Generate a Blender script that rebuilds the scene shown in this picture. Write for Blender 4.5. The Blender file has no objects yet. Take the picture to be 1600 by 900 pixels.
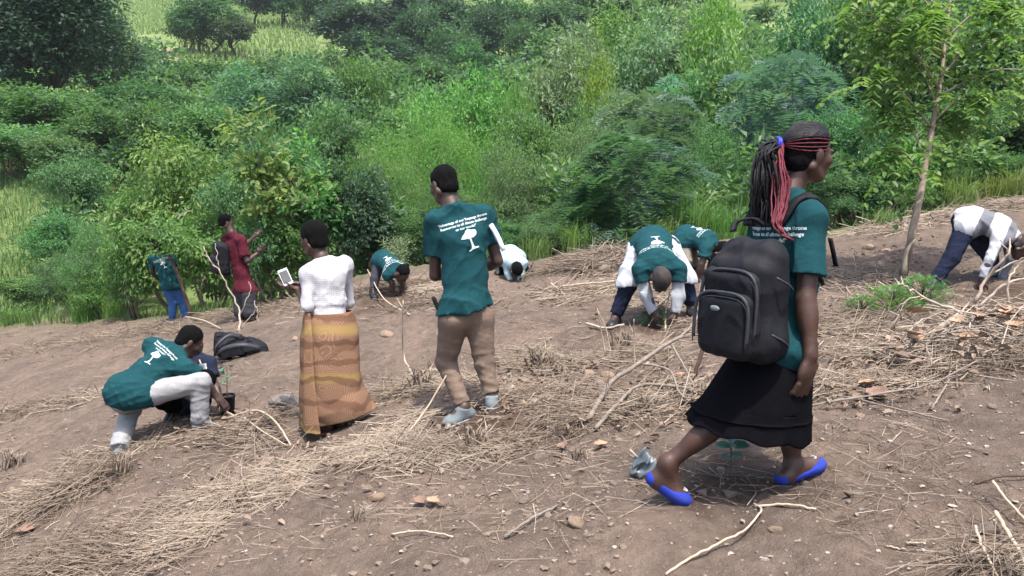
import bpy, math, random
import numpy as np
from mathutils import Vector, Matrix
from mathutils.bvhtree import BVHTree
C = bpy.context.scene
COL = C.collection
random.seed(7)
rng = np.random.default_rng(7)

# ------------------------------------------------------------------ camera, sky, sun, exposure
F = 1331.0                        # focal length in pixels of the 1600 px wide photograph
PITCH = math.radians(8.0)
CAMZ = 1.9
cam = bpy.data.cameras.new('camera'); camo = bpy.data.objects.new('camera', cam); COL.objects.link(camo)
cam.sensor_width = 36.0; cam.lens = F/1600*36.0; cam.clip_end = 3000; cam.clip_start = 0.05
camo.location = (0, 0, CAMZ); camo.rotation_euler = (math.pi/2-PITCH, 0, 0)
C.camera = camo
SUN = Vector((0.12, -0.30, 1.0)).normalized()
w = bpy.data.worlds.new('World'); C.world = w; w.use_nodes = True
nt = w.node_tree; bg = nt.nodes['Background']
sky = nt.nodes.new('ShaderNodeTexSky'); sky.sky_type = 'NISHITA'; sky.sun_disc = False
sky.sun_elevation = math.asin(SUN.z); sky.sun_rotation = math.atan2(SUN.x, SUN.y)
sky.air_density = 1.0; sky.dust_density = 4.0; sky.ozone_density = 1.0
nt.links.new(sky.outputs[0], bg.inputs[0]); bg.inputs[1].default_value = 0.15
sl = bpy.data.lights.new('sun', 'SUN'); so = bpy.data.objects.new('sun', sl); COL.objects.link(so)
sl.energy = 2.75; sl.angle = math.radians(0.9); sl.color = (1.0, 0.95, 0.87)
so.rotation_euler = SUN.to_track_quat('Z', 'Y').to_euler()
C.view_settings.view_transform = 'Standard'; C.view_settings.look = 'None'
C.view_settings.gamma = 1.0; C.view_settings.exposure = 1.34
C.render.engine = 'CYCLES'
C.cycles.max_bounces = 8; C.cycles.transparent_max_bounces = 8; C.cycles.diffuse_bounces = 6
C.cycles.caustics_reflective = False; C.cycles.caustics_refractive = False

cp, sp = math.cos(PITCH), math.sin(PITCH)
def P(u, v, d):
    """a surveyed point: seen at (u,v) of the 1600x900 photograph, d metres out along the view axis"""
    X = (u-800)/F*d; Y = (450-v)/F*d
    return Vector((X, d*cp+Y*sp, CAMZ-d*sp+Y*cp))

# ------------------------------------------------------------------ helpers: objects and meshes
def put(o, parent=None, label=None, cat=None, group=None, kind=None):
    COL.objects.link(o)
    if parent is not None: o.parent = parent
    if label: o['label'] = label
    if cat: o['category'] = cat
    if group: o['group'] = group
    if kind: o['kind'] = kind
    return o
def thing(name, label, cat, loc, group=None):
    o = bpy.data.objects.new(name, None); o.location = loc; o.empty_display_size = 0.1
    return put(o, None, label, cat, group)
def mesh_np(name, V, Fc, mats, smooth=True, attrs=None):
    """V (n,3), Fc a list of (m,k) index arrays"""
    V = np.asarray(V, np.float32); me = bpy.data.meshes.new(name)
    if not isinstance(Fc, (list, tuple)): Fc = [Fc]
    Fc = [np.asarray(f, np.int32) for f in Fc if len(f)]
    nl = sum(f.size for f in Fc); nf = sum(len(f) for f in Fc)
    me.vertices.add(len(V)); me.vertices.foreach_set('co', V.ravel())
    me.loops.add(nl); me.loops.foreach_set('vertex_index', np.concatenate([f.ravel() for f in Fc]))
    tot = np.concatenate([np.full(len(f), f.shape[1], np.int32) for f in Fc])
    st = np.concatenate([[0], np.cumsum(tot)[:-1]]).astype(np.int32)
    me.polygons.add(nf); me.polygons.foreach_set('loop_start', st); me.polygons.foreach_set('loop_total', tot)
    me.polygons.foreach_set('use_smooth', np.full(nf, smooth, bool))
    for k, (dom, arr) in (attrs or {}).items():
        a = me.attributes.new(k, 'FLOAT', dom); a.data.foreach_set('value', np.asarray(arr, np.float32))
    for m in (mats if isinstance(mats, (list, tuple)) else [mats]): me.materials.append(m)
    me.update(calc_edges=True); me.validate()
    return me
def obj(name, me, parent=None, **kw):
    return put(bpy.data.objects.new(name, me), parent, **kw)
def part(name, V, Fc, mat, parent, smooth=True, **kw):
    """mesh given in world space, hung under its thing"""
    o = parent; off = Vector((0, 0, 0))
    while o is not None: off += Vector(o.location); o = o.parent
    return obj(name, mesh_np(name, np.asarray(V, np.float32)-np.array(off, np.float32), Fc, mat, smooth), parent, **kw)

def frames(pts):
    pts = np.asarray(pts, float); t = np.gradient(pts, axis=0); t /= np.linalg.norm(t, axis=1)[:, None]+1e-9
    a = np.tile([0, 0, 1.0], (len(pts), 1)); par = np.abs(t[:, 2]) > 0.9; a[par] = [1, 0, 0]
    s = np.cross(t, a); s /= np.linalg.norm(s, axis=1)[:, None]+1e-9
    for i in range(1, len(s)):
        if s[i] @ s[i-1] < 0: s[i] *= -1
    n = np.cross(s, t); return t, s, n
def tube(pts, rad, sides=6, cap=True):
    pts = np.asarray(pts, float); n = len(pts); rad = np.broadcast_to(np.asarray(rad, float), (n,))
    t, s, b = frames(pts); ang = np.arange(sides)/sides*2*math.pi
    V = pts[:, None]+rad[:, None, None]*(np.cos(ang)[None, :, None]*s[:, None]+np.sin(ang)[None, :, None]*b[:, None])
    V = V.reshape(-1, 3); i = np.arange(n-1)[:, None]*sides; j = np.arange(sides)[None]; k = (j+1) % sides
    q = np.stack([i+j, i+k, i+sides+k, i+sides+j], -1).reshape(-1, 4)
    tr = []
    if cap:
        V = np.vstack([V, pts[:1], pts[-1:]]); a, e = n*sides, n*sides+1
        for j in range(sides):
            k = (j+1) % sides; tr.append((a, k, j)); tr.append((e, (n-1)*sides+j, (n-1)*sides+k))
    return V, q, np.array(tr, np.int32).reshape(-1, 3)
class Bag:
    """collects pieces that become one mesh"""
    def __init__(s): s.V = []; s.q = []; s.t = []; s.n = 0
    def add(s, V, q=None, t=None):
        if q is not None and len(q): s.q.append(np.asarray(q)+s.n)
        if t is not None and len(t): s.t.append(np.asarray(t)+s.n)
        s.V.append(np.asarray(V, float)); s.n += len(V)
    def tube(s, pts, rad, sides=6, cap=True): s.add(*tube(pts, rad, sides, cap))
    def out(s):
        F_ = []
        if s.q: F_.append(np.concatenate(s.q))
        if s.t: F_.append(np.concatenate(s.t))
        return np.concatenate(s.V), F_
def smooth_line(pts, n=12, jit=0.0):
    """Catmull-Rom through the given points"""
    p = np.asarray([tuple(x) for x in pts], float); p = np.vstack([2*p[0]-p[1], p, 2*p[-1]-p[-2]]); out = []
    m = len(p)-3
    for x in np.linspace(0, m-1e-6, n):
        i = int(x); f = x-i; a, b, c, d = p[i:i+4]
        out.append(.5*((2*b)+(c-a)*f+(2*a-5*b+4*c-d)*f*f+(3*b-a-3*c+d)*f**3))
    out = np.array(out)
    if jit: out[1:-1] += rng.normal(0, jit, out[1:-1].shape)
    return out

# ------------------------------------------------------------------ materials
def new_mat(name):
    m = bpy.data.materials.new(name); m.use_nodes = True; n = m.node_tree
    return m, n, n.nodes['Principled BSDF'], n.nodes['Material Output']
def ramp(n, fac, stops):
    r = n.nodes.new('ShaderNodeValToRGB'); e = r.color_ramp.elements
    while len(e) < len(stops): e.new(0.5)
    for k, (p, c) in enumerate(stops): e[k].position = p; e[k].color = (*c, 1)
    n.links.new(fac, r.inputs[0]); return r.outputs[0]
def noise(n, scale, detail=3, co=None, rough=.55, dist=0.0):
    t = n.nodes.new('ShaderNodeTexNoise'); t.inputs['Scale'].default_value = scale; t.inputs['Detail'].default_value = detail
    t.inputs['Roughness'].default_value = rough; t.inputs['Distortion'].default_value = dist
    if co is None:
        tc = n.nodes.new('ShaderNodeTexCoord'); co = tc.outputs['Object']
    n.links.new(co, t.inputs['Vector']); return t.outputs['Fac']
def mix(n, a, b, fac, mode='MIX'):
    x = n.nodes.new('ShaderNodeMix'); x.data_type = 'RGBA'; x.blend_type = mode
    for s, val in ((x.inputs['Factor'], fac), (x.inputs[6], a), (x.inputs[7], b)):
        if hasattr(val, 'is_linked'): n.links.new(val, s)
        else: s.default_value = val if not isinstance(val, tuple) else (*val, 1)
    return x.outputs[2]
def bump(n, bs, h, strength, dist):
    b = n.nodes.new('ShaderNodeBump'); b.inputs['Strength'].default_value = strength; b.inputs['Distance'].default_value = dist
    n.links.new(h, b.inputs['Height']); n.links.new(b.outputs[0], bs.inputs['Normal'])
def leaf_mat(name, dark, mid, light, trans=.35, rough=.5):
    m, n, bs, out = new_mat(name)
    at = n.nodes.new('ShaderNodeAttribute'); at.attribute_name = 'tone'
    c = ramp(n, at.outputs['Fac'], [(0, dark), (.5, mid), (1, light)])
    oi = n.nodes.new('ShaderNodeObjectInfo')
    c = mix(n, c, oi.outputs['Color'], 1.0, 'MULTIPLY')
    n.links.new(c, bs.inputs['Base Color']); bs.inputs['Roughness'].default_value = rough
    bs.inputs['Specular IOR Level'].default_value = .35
    tr = n.nodes.new('ShaderNodeBsdfTranslucent')
    tc = mix(n, c, (1.12, 1.28, .60), 1.0, 'MULTIPLY'); n.links.new(tc, tr.inputs['Color'])
    ms = n.nodes.new('ShaderNodeMixShader'); ms.inputs[0].default_value = trans
    n.links.new(bs.outputs[0], ms.inputs[1]); n.links.new(tr.outputs[0], ms.inputs[2]); n.links.new(ms.outputs[0], out.inputs[0])
    return m
def plain(name, a, b=None, scale=8, rough=.8, bscale=60, bstr=.3, bdist=.004, detail=4, spec=.3):
    m, n, bs, out = new_mat(name); b = b or tuple(x*.7 for x in a)
    c = ramp(n, noise(n, scale, detail), [(.3, b), (.7, a)])
    n.links.new(c, bs.inputs['Base Color']); bs.inputs['Roughness'].default_value = rough
    bs.inputs['Specular IOR Level'].default_value = spec
    if bstr: bump(n, bs, noise(n, bscale, 4), bstr, bdist)
    return m
M = {}
def cloth(name, a, var=.70, rough=.92, weave=700, spec=.12):
    m, n, bs, out = new_mat(name); b = tuple(x*var for x in a)
    c = ramp(n, noise(n, 5, 6, rough=.7), [(.3, b), (.7, a)])
    n.links.new(c, bs.inputs['Base Color']); bs.inputs['Roughness'].default_value = rough
    bs.inputs['Specular IOR Level'].default_value = spec
    bs.inputs['Sheen Weight'].default_value = 0.0
    h = mix(n, noise(n, weave, 1), noise(n, 28, 4, dist=.6), .72)
    bump(n, bs, h, .8, .010); return m
# ------------------------------------------------------------------ terrain
EDGE = [(0, 512, 22.5), (130, 498, 20.5), (250, 490, 18), (400, 466, 15.5), (580, 418, 14), (720, 405, 13.6), (860, 396, 13.4), (1000, 374, 13.0),
        (1300, 357, 12.4), (1500, 322, 12.6), (1600, 300, 13.0)]
CTRL = [(1240, 757, 3.68), (1060, 787, 3.72), (735, 655, 5.6), (520, 677, 6.16), (185, 692, 6.6), (312, 665, 6.9), (957, 505, 7.5), (1085, 494, 7.6),
        (385, 518, 12.9), (265, 502, 16), (600, 465, 11.3), (800, 442, 11.8), (1455, 455, 8.5), (1540, 458, 8.4), (800, 900, 3.36), (1600, 900, 2.75),
        (0, 900, 5.1), (0, 700, 8.5), (1600, 600, 4.5), (0, 600, 13), (1300, 480, 7.6), (1090, 440, 9.6)]
CTRL += EDGE
# beyond the cleared field: the bank drops into the valley, then the far hillside climbs
CTRL += [(60, 400, 30), (0, 240, 45), (130, 240, 46), (0, 150, 62), (200, 150, 80), (265, 85, 120), (450, 55, 140), (250, 0, 220), (700, 110, 130), (800, 105, 120),
         (900, 30, 150), (1100, -20, 120), (1400, -120, 140), (1700, -200, 140), (-300, 120, 80), (-400, -20, 200), (600, -60, 300), (1200, -180, 300)]
pts = [P(*c) for c in CTRL]
pts += [Vector((-6, 24, -2.2)), Vector((-2, 23, -2.0)), Vector((2.5, 21, -1.4)), Vector((7, 20, .2)), Vector((13, 19, 2.0)), Vector((0, 40, .5)), Vector((10, 36, 2.6)),
        Vector((-10, 40, .4)), Vector((24, 40, 6)), Vector((0, 70, 6.5)), Vector((30, 75, 13)), Vector((-25, 12, -5)), Vector((-40, 20, -6)), Vector((18, 8, 4.0)), Vector((30, 12, 7)),
        Vector((0, 0, 0)), Vector((-6, 0, -1.9)), Vector((7, 0, 1.7)), Vector((0, -8, .1)), Vector((-20, -10, -5)), Vector((20, -10, 5)), Vector((0, -60, 3)), Vector((-120, 30, -6)), Vector((120, 30, 26)),
        Vector((-150, 400, 95)), Vector((0, 420, 110)), Vector((200, 400, 120)), Vector((-200, 150, 14)), Vector((220, 150, 55))]
cx = np.array([p.x for p in pts]); cy = np.array([p.y for p in pts]); cz = np.array([p.z for p in pts])
def tps_k(r2): return np.where(r2 > 1e-9, r2*np.log(np.maximum(r2, 1e-12))*.5, 0)
def warp(x, y):                       # compress distance so that near and far points weigh alike
    y0 = y+6.0; r = np.sqrt(x*x+y0*y0)+1e-6; k = np.log1p(r/8.0)*8.0/r
    return x*k, y0*k
_wx, _wy = warp(cx, cy); N_ = len(cx)
K = tps_k((_wx[:, None]-_wx)**2+(_wy[:, None]-_wy)**2)+np.eye(N_)*.6
Pm = np.stack([np.ones(N_), _wx, _wy], 1)
A = np.block([[K, Pm], [Pm.T, np.zeros((3, 3))]]); sol = np.linalg.solve(A, np.concatenate([cz, np.zeros(3)]))
def ground_np(x, y):
    x = np.asarray(x, float); y = np.asarray(y, float); sh = x.shape; a, b = warp(x.ravel(), y.ravel()); out = np.empty(a.size)
    for s in range(0, a.size, 20000):
        aa, bb = a[s:s+20000], b[s:s+20000]
        out[s:s+20000] = tps_k((aa[:, None]-_wx)**2+(bb[:, None]-_wy)**2) @ sol[:N_]+sol[N_]+sol[N_+1]*aa+sol[N_+2]*bb
    return out.reshape(sh)
def G(x, y): return float(ground_np(np.array([x]), np.array([y]))[0])
def hits(uv, dmax=60.0):
    """where sight lines through photo points meet the ground"""
    uv = np.atleast_2d(np.asarray(uv, float)); X = (uv[:, 0]-800)/F; Yc = (450-uv[:, 1])/F
    D = np.stack([X, cp+Yc*sp, -sp+Yc*cp], 1); t = np.geomspace(1.5, dmax, 220)
    pts_ = D[:, None]*t[None, :, None]; h = ground_np(pts_[..., 0], pts_[..., 1]); f = pts_[..., 2]+CAMZ-h
    k = np.argmax(f < 0, 1); k = np.where((f < 0).any(1), np.maximum(k, 1), len(t)-1); i = np.arange(len(uv))
    f0, f1 = f[i, k-1], f[i, k]; s = np.clip(f0/(f0-f1+1e-12), 0, 1); tt = t[k-1]+s*(t[k]-t[k-1])
    q = D*tt[:, None]; q[:, 2] += CAMZ
    return q
def on(u, v, dz=0.0):
    q = hits([(u, v)])[0]; return Vector((q[0], q[1], q[2]+dz))
EX = [P(*e).x for e in EDGE]; EY = [P(*e).y for e in EDGE]
EX = [-60, -25]+EX+[12, 40]; EY = [60, 34]+EY+[13.5, 16]
def vnoise(x, y, seed=0):
    """cheap smooth value noise"""
    r = np.random.default_rng(seed); T = r.random((256, 256)); x = np.asarray(x)+1000.; y = np.asarray(y)+1000.
    i = np.floor(x).astype(int); j = np.floor(y).astype(int); fx = x-i; fy = y-j; fx = fx*fx*(3-2*fx); fy = fy*fy*(3-2*fy)
    a = T[i % 256, j % 256]; b = T[(i+1) % 256, j % 256]; c = T[i % 256, (j+1) % 256]; d = T[(i+1) % 256, (j+1) % 256]
    return (a*(1-fx)+b*fx)*(1-fy)+(c*(1-fx)+d*fx)*fy
def relief(x, y):
    return (vnoise(x*1.1, y*1.1, 1)-.5)*.10+(vnoise(x*3.1, y*3.1, 2)-.5)*.065+(vnoise(x*8, y*8, 3)-.5)*.040+(vnoise(x*17, y*17, 4)-.5)*.022*(.4+1.2*vnoise(x*1.3, y*1.3, 6))
def axis(lo, hi, step, far0, far1, grow=1.07):
    c = list(np.arange(lo, hi, step)); s = step; x = c[-1]
    while x < far1: s *= grow; x += s; c.append(x)
    s = step; x = c[0]; pre = []
    while x > far0: s *= grow; x -= s; pre.append(x)
    return np.array(pre[::-1]+c)
gx = axis(-6.5, 5.0, .035, -320, 320); gy = axis(2.4, 10, .035, -80, 330, 1.04)
GX, GY = np.meshgrid(gx, gy, indexing='ij'); GZ0 = ground_np(GX, GY)
fieldm = 1/(1+np.exp((GY-np.interp(GX, EX, EY)-(vnoise(GX*.8, GY*.8, 9)-.5)*1.2)*3.0))
GZ = GZ0+relief(GX, GY)*np.clip(fieldm*1.0+.3, 0, 1)
bs_, bc_ = Vector(hits([(268, 84)], 300)[0]), P(800, 110, 118)
bare = np.exp(-(((GX-bs_.x+(GY-bs_.y)*.22)/2.6)**2+((GY-bs_.y)/9)**2)**2)
dark_soil = np.zeros_like(GX)  # patches of darker soil around the seedling and some feet and hands
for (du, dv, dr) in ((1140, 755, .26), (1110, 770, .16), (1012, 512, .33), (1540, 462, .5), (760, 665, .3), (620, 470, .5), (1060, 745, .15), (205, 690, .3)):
    dp = hits([(du, dv)])[0]; dark_soil = np.maximum(dark_soil, np.clip(1.5-np.hypot(GX-dp[0], GY-dp[1])/dr-(vnoise(GX*9, GY*9, 14)-.5)*1.3, 0, 1))
n0, n1 = GX.shape; I = np.arange(n0*n1).reshape(n0, n1)
quads = np.stack([I[:-1, :-1], I[1:, :-1], I[1:, 1:], I[:-1, 1:]], -1).reshape(-1, 4)
m, n, bs, out = new_mat('soil_and_turf')
s1 = noise(n, 1.6, 5, rough=.6); s2 = noise(n, 14, 6, rough=.7); s3 = noise(n, 90, 3)
soil = ramp(n, s2, [(.25, (.112, .085, .067)), (.5, (.172, .135, .109)), (.78, (.240, .193, .160))])
soil = mix(n, soil, ramp(n, s1, [(.35, (.72, .70, .70)), (.65, (1.06, 1.0, .97))]), 1.0, 'MULTIPLY')
vo = n.nodes.new('ShaderNodeTexVoronoi'); vo.inputs['Scale'].default_value = 26
tc = n.nodes.new('ShaderNodeTexCoord'); n.links.new(tc.outputs['Object'], vo.inputs['Vector'])
speck = ramp(n, vo.outputs['Distance'], [(.10, (1, 1, 1)), (.17, (0, 0, 0))])
rs = ramp(n, vo.outputs['Color'], [(.6, (0, 0, 0)), (.72, (1, 1, 1))])
soil = mix(n, soil, (.36, .31, .26), mix(n, speck, rs, 1.0, 'MULTIPLY'))
turf = ramp(n, noise(n, .35, 6, rough=.7), [(.3, (.07, .11, .035)), (.55, (.13, .18, .06)), (.75, (.22, .24, .10))])
af = n.nodes.new('ShaderNodeAttribute'); af.attribute_name = 'field'
ab = n.nodes.new('ShaderNodeAttribute'); ab.attribute_name = 'bare'
turf = mix(n, turf, (.36, .24, .19), ab.outputs['Fac'])
ad = n.nodes.new('ShaderNodeAttribute'); ad.attribute_name = 'dark_soil'
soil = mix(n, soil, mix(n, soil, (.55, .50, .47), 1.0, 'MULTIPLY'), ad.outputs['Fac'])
c = mix(n, turf, soil, af.outputs['Fac']); n.links.new(c, bs.inputs['Base Color'])
bs.inputs['Roughness'].default_value = .95; bs.inputs['Specular IOR Level'].default_value = .15
bump(n, bs, mix(n, s3, noise(n, 32, 6, rough=.75), .6), 1.0, .045); M['soil'] = m
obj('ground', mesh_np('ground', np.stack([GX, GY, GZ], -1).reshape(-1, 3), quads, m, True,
    {'field': ('POINT', fieldm.ravel()), 'bare': ('POINT', bare.ravel()), 'dark_soil': ('POINT', dark_soil.ravel())}), kind='structure', label='bare brown hillside field with a green valley and slope beyond')
# surface with its relief, for setting things down
def GR(x, y):
    x = np.atleast_1d(np.asarray(x, float)); y = np.atleast_1d(np.asarray(y, float))
    f = 1/(1+np.exp((y-np.interp(x, EX, EY)-(vnoise(x*.8, y*.8, 9)-.5)*1.2)*3.0))
    return ground_np(x, y)+relief(x, y)*np.clip(f+.3, 0, 1)
def sit(u, v, dz=0.0):
    q = hits([(u, v)])[0]; return Vector((q[0], q[1], float(GR(q[0], q[1])[0])+dz))

# ------------------------------------------------------------------ foliage
M['leaf_green'] = leaf_mat('leaf_green', (0.057, 0.116, 0.058), (0.106, 0.198, 0.089), (0.190, 0.286, 0.137), .46)
M['leaf_lime'] = leaf_mat('leaf_lime', (0.074, 0.160, 0.055), (0.130, 0.244, 0.086), (0.223, 0.334, 0.146), .48)
M['leaf_dark'] = leaf_mat('leaf_dark', (0.035, 0.076, 0.054), (0.066, 0.126, 0.080), (0.128, 0.196, 0.125), .42)
M['leaf_feather'] = leaf_mat('leaf_feather', (0.051, 0.124, 0.084), (0.086, 0.181, 0.120), (0.141, 0.243, 0.167), .42)
M['leaf_pale'] = leaf_mat('leaf_pale', (0.099, 0.162, 0.108), (0.171, 0.247, 0.169), (0.266, 0.340, 0.248), .44)
M['grass'] = leaf_mat('grass', (0.084, 0.154, 0.050), (0.152, 0.230, 0.085), (0.264, 0.322, 0.154), .42)
M['maize'] = leaf_mat('maize', (.17, .25, .10), (.25, .33, .14), (.35, .40, .19), .4)
M['bark'] = plain('bark', (.20, .155, .12), (.10, .075, .06), 20, .9, 60, .8, .01)
M['bark_dark'] = plain('bark_dark', (.07, .055, .045), (.035, .028, .024), 10, .9, 40, .8, .01)
M['twig'] = plain('twig', (.42, .35, .28), (.25, .2, .16), 25, .85, 90, .5, .004)

def unit(a): return a/(np.linalg.norm(a, axis=-1, keepdims=True)+1e-9)
def leaves(c, d, nrm, L, W, round_=False, fold=.18):
    """flat little leaves; c base points, d along, nrm up"""
    n_ = len(c); L = np.broadcast_to(L, (n_,))[:, None]; W = np.broadcast_to(W, (n_,))[:, None]
    d = unit(d); s = unit(np.cross(d, nrm)); u = np.cross(s, d)
    if round_:
        v = np.stack([c, c+d*L*.3+s*W*.46+u*W*fold, c+d*L*.72+s*W*.40+u*W*fold*.8-u*L*.04, c+d*L-u*L*.1, c+d*L*.72-s*W*.40+u*W*fold*.8-u*L*.04, c+d*L*.3-s*W*.46+u*W*fold], 1)
        t = np.array([[0, 1, 2], [0, 2, 3], [0, 3, 4], [0, 4, 5]]); k = 6
    else:
        v = np.stack([c, c+d*L*.45+s*W*.5+u*W*fold, c+d*L-u*L*.08, c+d*L*.45-s*W*.5+u*W*fold], 1)
        t = np.array([[0, 1, 2], [0, 2, 3]]); k = 4
    f = (np.arange(n_)[:, None, None]*k+t[None]).reshape(-1, 3)
    return v.reshape(-1, 3), f, len(t)
def lobed_crown(r, n_clump, w_, h_, base=.25, lobes=8, flat=1.0, inner=.55):
    """clump centres spread through a crown made of several uneven lobes; crown stands on z=0, about h_ tall, w_ wide"""
    lc = unit(r.normal(size=(lobes, 3))); lc *= (r.random((lobes, 1))**.5)
    lc = lc*np.array([w_*.32, w_*.32, h_*(1-base)*.33])+np.array([0, 0, h_*(base+(1-base)*.5)])
    lr = (.5+.5*r.random((lobes, 1)))*np.array([w_*.27, w_*.27, h_*(1-base)*.27*flat])
    k = r.integers(0, lobes, n_clump); d = unit(r.normal(size=(n_clump, 3))); d[:, 2] = np.where(d[:, 2] < -.35, -d[:, 2], d[:, 2])
    rad = inner+(1-inner)*r.random((n_clump, 1))**.7
    shoot = r.random((n_clump, 1)) < .13; rad = np.where(shoot, rad*r.uniform(1.15, 1.6, (n_clump, 1)), rad); d[:, 2] = np.where(shoot[:, 0], np.abs(d[:, 2])+.25, d[:, 2])
    return lc[k]+d*rad*lr[k], d, lc
def clumped(r, cen, out_dir, per, cr, L, W, droop=.25, round_=False, up=.8):
    n_ = len(cen)*per; c = np.repeat(cen, per, 0); o = np.repeat(out_dir, per, 0)
    off = unit(r.normal(size=(n_, 3)))*r.random((n_, 1))**.5*cr; off[:, 2] *= .65
    d = unit(off/cr*.9+o*.5+r.normal(size=(n_, 3))*.35+np.array([0, 0, -droop])); nr = unit(np.array([0, 0, up*.7])+o*.75+r.normal(size=(n_, 3))*.4)
    s = (.65+.6*r.random(n_)); v, f, k = leaves(c+off, d, nr, L*s, W*s, round_)
    tone = np.clip(np.repeat(r.normal(.47, .22, len(cen)), per)+r.normal(0, .17, n_), 0, 1)
    return v, f, np.repeat(tone, k)
def skeleton(r, h_, base, lc, r0, nstem=1, twigs=40, cen=None, lean=0.0):
    b = Bag()
    for s_ in range(nstem):
        a = r.random()*6.28; o = np.array([math.cos(a), math.sin(a), 0])*(0.04*h_ if nstem > 1 else 0)
        top = np.array([lean*h_+r.normal(0, .05)*h_, r.normal(0, .05)*h_, h_*(base+.25)])
        if nstem > 1: top[:2] += o[:2]*4
        b.tube(smooth_line([o, o*1.2+top*.45+r.normal(0, .02, 3)*h_, top], 7), np.linspace(r0, r0*.5, 7), 7)
        for l in lc[s_::nstem]:
            st = top*r.uniform(.55, 1); b.tube(smooth_line([st, (st+l)*.5+np.array([0, 0, -.04*h_]), l], 5), np.linspace(r0*.42, r0*.12, 5), 5)
    if cen is not None:
        for c in cen[r.integers(0, len(cen), twigs)]:
            l = lc[np.argmin(((lc-c)**2).sum(1))]; b.tube([l, (l+c)/2+r.normal(0, .03, 3)*h_*.3, c], [r0*.13, r0*.09, r0*.05], 4)
    return b.out()
def fronds(r, base, d, L, pairs, pl, pw, droop=.5):
    """bipinnate feathery leaves: a drooping midrib with narrow leaflets either side"""
    n_ = len(base); d = unit(d); s = unit(np.cross(d, np.array([0, 0, 1.0])+r.normal(0, .15, (n_, 3)))); u = np.cross(s, d)
    t = np.linspace(.12, 1, pairs)[None, :, None]; Lr = L*(.7+.6*r.random((n_, 1, 1)))
    p = base[:, None]+d[:, None]*Lr*t-np.array([0, 0, 1.0])*Lr*droop*t**2
    V = []; 
    for sg in (-1, 1):
        env = np.sin(np.pi*np.clip(t*.86+.1, 0, 1))**.7
        dd = unit(s[:, None]*sg+d[:, None]*.45-np.array([0, 0, .18])+r.normal(0, .06, p.shape)); 
        ln = pl*env*(.8+.4*r.random(p.shape[:2]+(1,)))
        wdt = pw*(unit(d[:, None]-.2*u[:, None])+0*p)
        V.append(np.stack([p-wdt*.2, p+dd*ln*.5+wdt*.5, p+dd*ln, p+dd*ln*.5-wdt*.5], 2).reshape(-1, 4, 3))
    V = np.concatenate(V); n4 = len(V); f = (np.arange(n4)[:, None, None]*4+np.array([[0, 1, 2], [0, 2, 3]])[None]).reshape(-1, 3)
    tone = np.repeat(np.tile(np.repeat(np.clip(r.normal(.5, .2, n_), 0, 1), pairs), 2), 2)
    return V.reshape(-1, 3), f, np.clip(tone+r.normal(0, .08, len(tone)), 0, 1)
PROTO = {}
def proto(key, h_, w_, crown, trunk, mat, bark):
    cm = mesh_np(key+'_crown', crown[0], [crown[1]], mat, False, {'tone': ('FACE', crown[2])})
    tm = mesh_np(key+'_trunk', trunk[0], trunk[1], bark)
    PROTO[key] = (h_, w_, cm, tm)
def make_broad(key, seed, h_, w_, clumps, per, cr, L, W, mat, base=.1, nstem=3, lobes=9, droop=.25, round_=False, r0=.05, flat=1.0, bark='bark', inner=.55):
    r = np.random.default_rng(seed); cen, d, lc = lobed_crown(r, clumps, w_, h_, base, lobes, flat, inner)
    low = cen[:, 2] < .08; cen[low, 2] = .08+r.random(low.sum())*.3
    proto(key, h_, w_, clumped(r, cen, d, per, cr, L, W, droop, round_), skeleton(r, h_, base, lc, r0, nstem, 60, cen), M[mat], M[bark])
def make_feather(key, seed, h_, w_, n_, L, pl, pw, mat, base=.08, tiers=True):
    r = np.random.default_rng(seed); t = r.random(n_)**.8; a = r.random(n_)*6.283
    z = h_*(base+(1-base)*t)*.97; prof = np.sqrt(np.maximum(0, 1-((t-.28)/.73)**2))*.5*w_*(.72+.38*np.sin(a*3+t*9)**2)
    rr = prof*(.30+.62*r.random(n_)**.8); p = np.stack([np.cos(a)*rr, np.sin(a)*rr, z], 1)
    a2 = a+r.normal(0, .5, n_); d = np.stack([np.cos(a2), np.sin(a2), .2+.6*t+r.normal(0, .35, n_)], 1)
    p = p*np.array([1, 1, .88]); V, f, tone = fronds(r, p, d, L, 13, pl, pw, .75)
    b = Bag(); b.tube(smooth_line([(0, 0, 0), (.05*h_, .02, h_*.4), (.02*h_, -.03*h_, h_*.8)], 8), np.linspace(.026, .006, 8), 6)
    for k in range(0, n_, max(1, n_//70)): b.tube([(0, 0, max(.1, z[k]-.25)), tuple(p[k])], [.007, .003], 4)
    proto(key, h_, w_, (V, f, tone), b.out(), M[mat], M['bark_dark'])
make_broad('bush_a', 1, 2.8, 3.2, 520, 22, .26, .12, .055, 'leaf_green', base=.02, lobes=12)
make_broad('bush_b', 2, 3.0, 3.0, 520, 24, .24, .10, .046, 'leaf_green', base=.02, lobes=12)
make_broad('bush_small', 3, 2.6, 3.2, 700, 26, .20, .062, .028, 'leaf_green', base=.02, lobes=13)
make_broad('lime_a', 4, 3.4, 3.6, 460, 22, .26, .11, .055, 'leaf_lime', base=.02, droop=.6, lobes=13)
make_broad('lime_b', 5, 3.0, 3.0, 420, 22, .25, .13, .062, 'leaf_lime', base=.02, droop=.35, lobes=12)
make_broad('fine_lime', 6, 4.0, 5.0, 800, 36, .25, .055, .020, 'leaf_lime', base=.05, lobes=20, flat=.75)
make_broad('dark_a', 7, 3.0, 2.6, 480, 22, .25, .12, .055, 'leaf_dark', base=.02, lobes=11)
make_broad('pale_a', 8, 4.6, 3.6, 400, 20, .26, .11, .05, 'leaf_pale', base=.2, lobes=10)
make_broad('sparse', 9, 4.0, 2.8, 95, 12, .28, .20, .10, 'leaf_lime', base=.15, nstem=3, round_=True, lobes=12, inner=.2, r0=.035)
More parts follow.
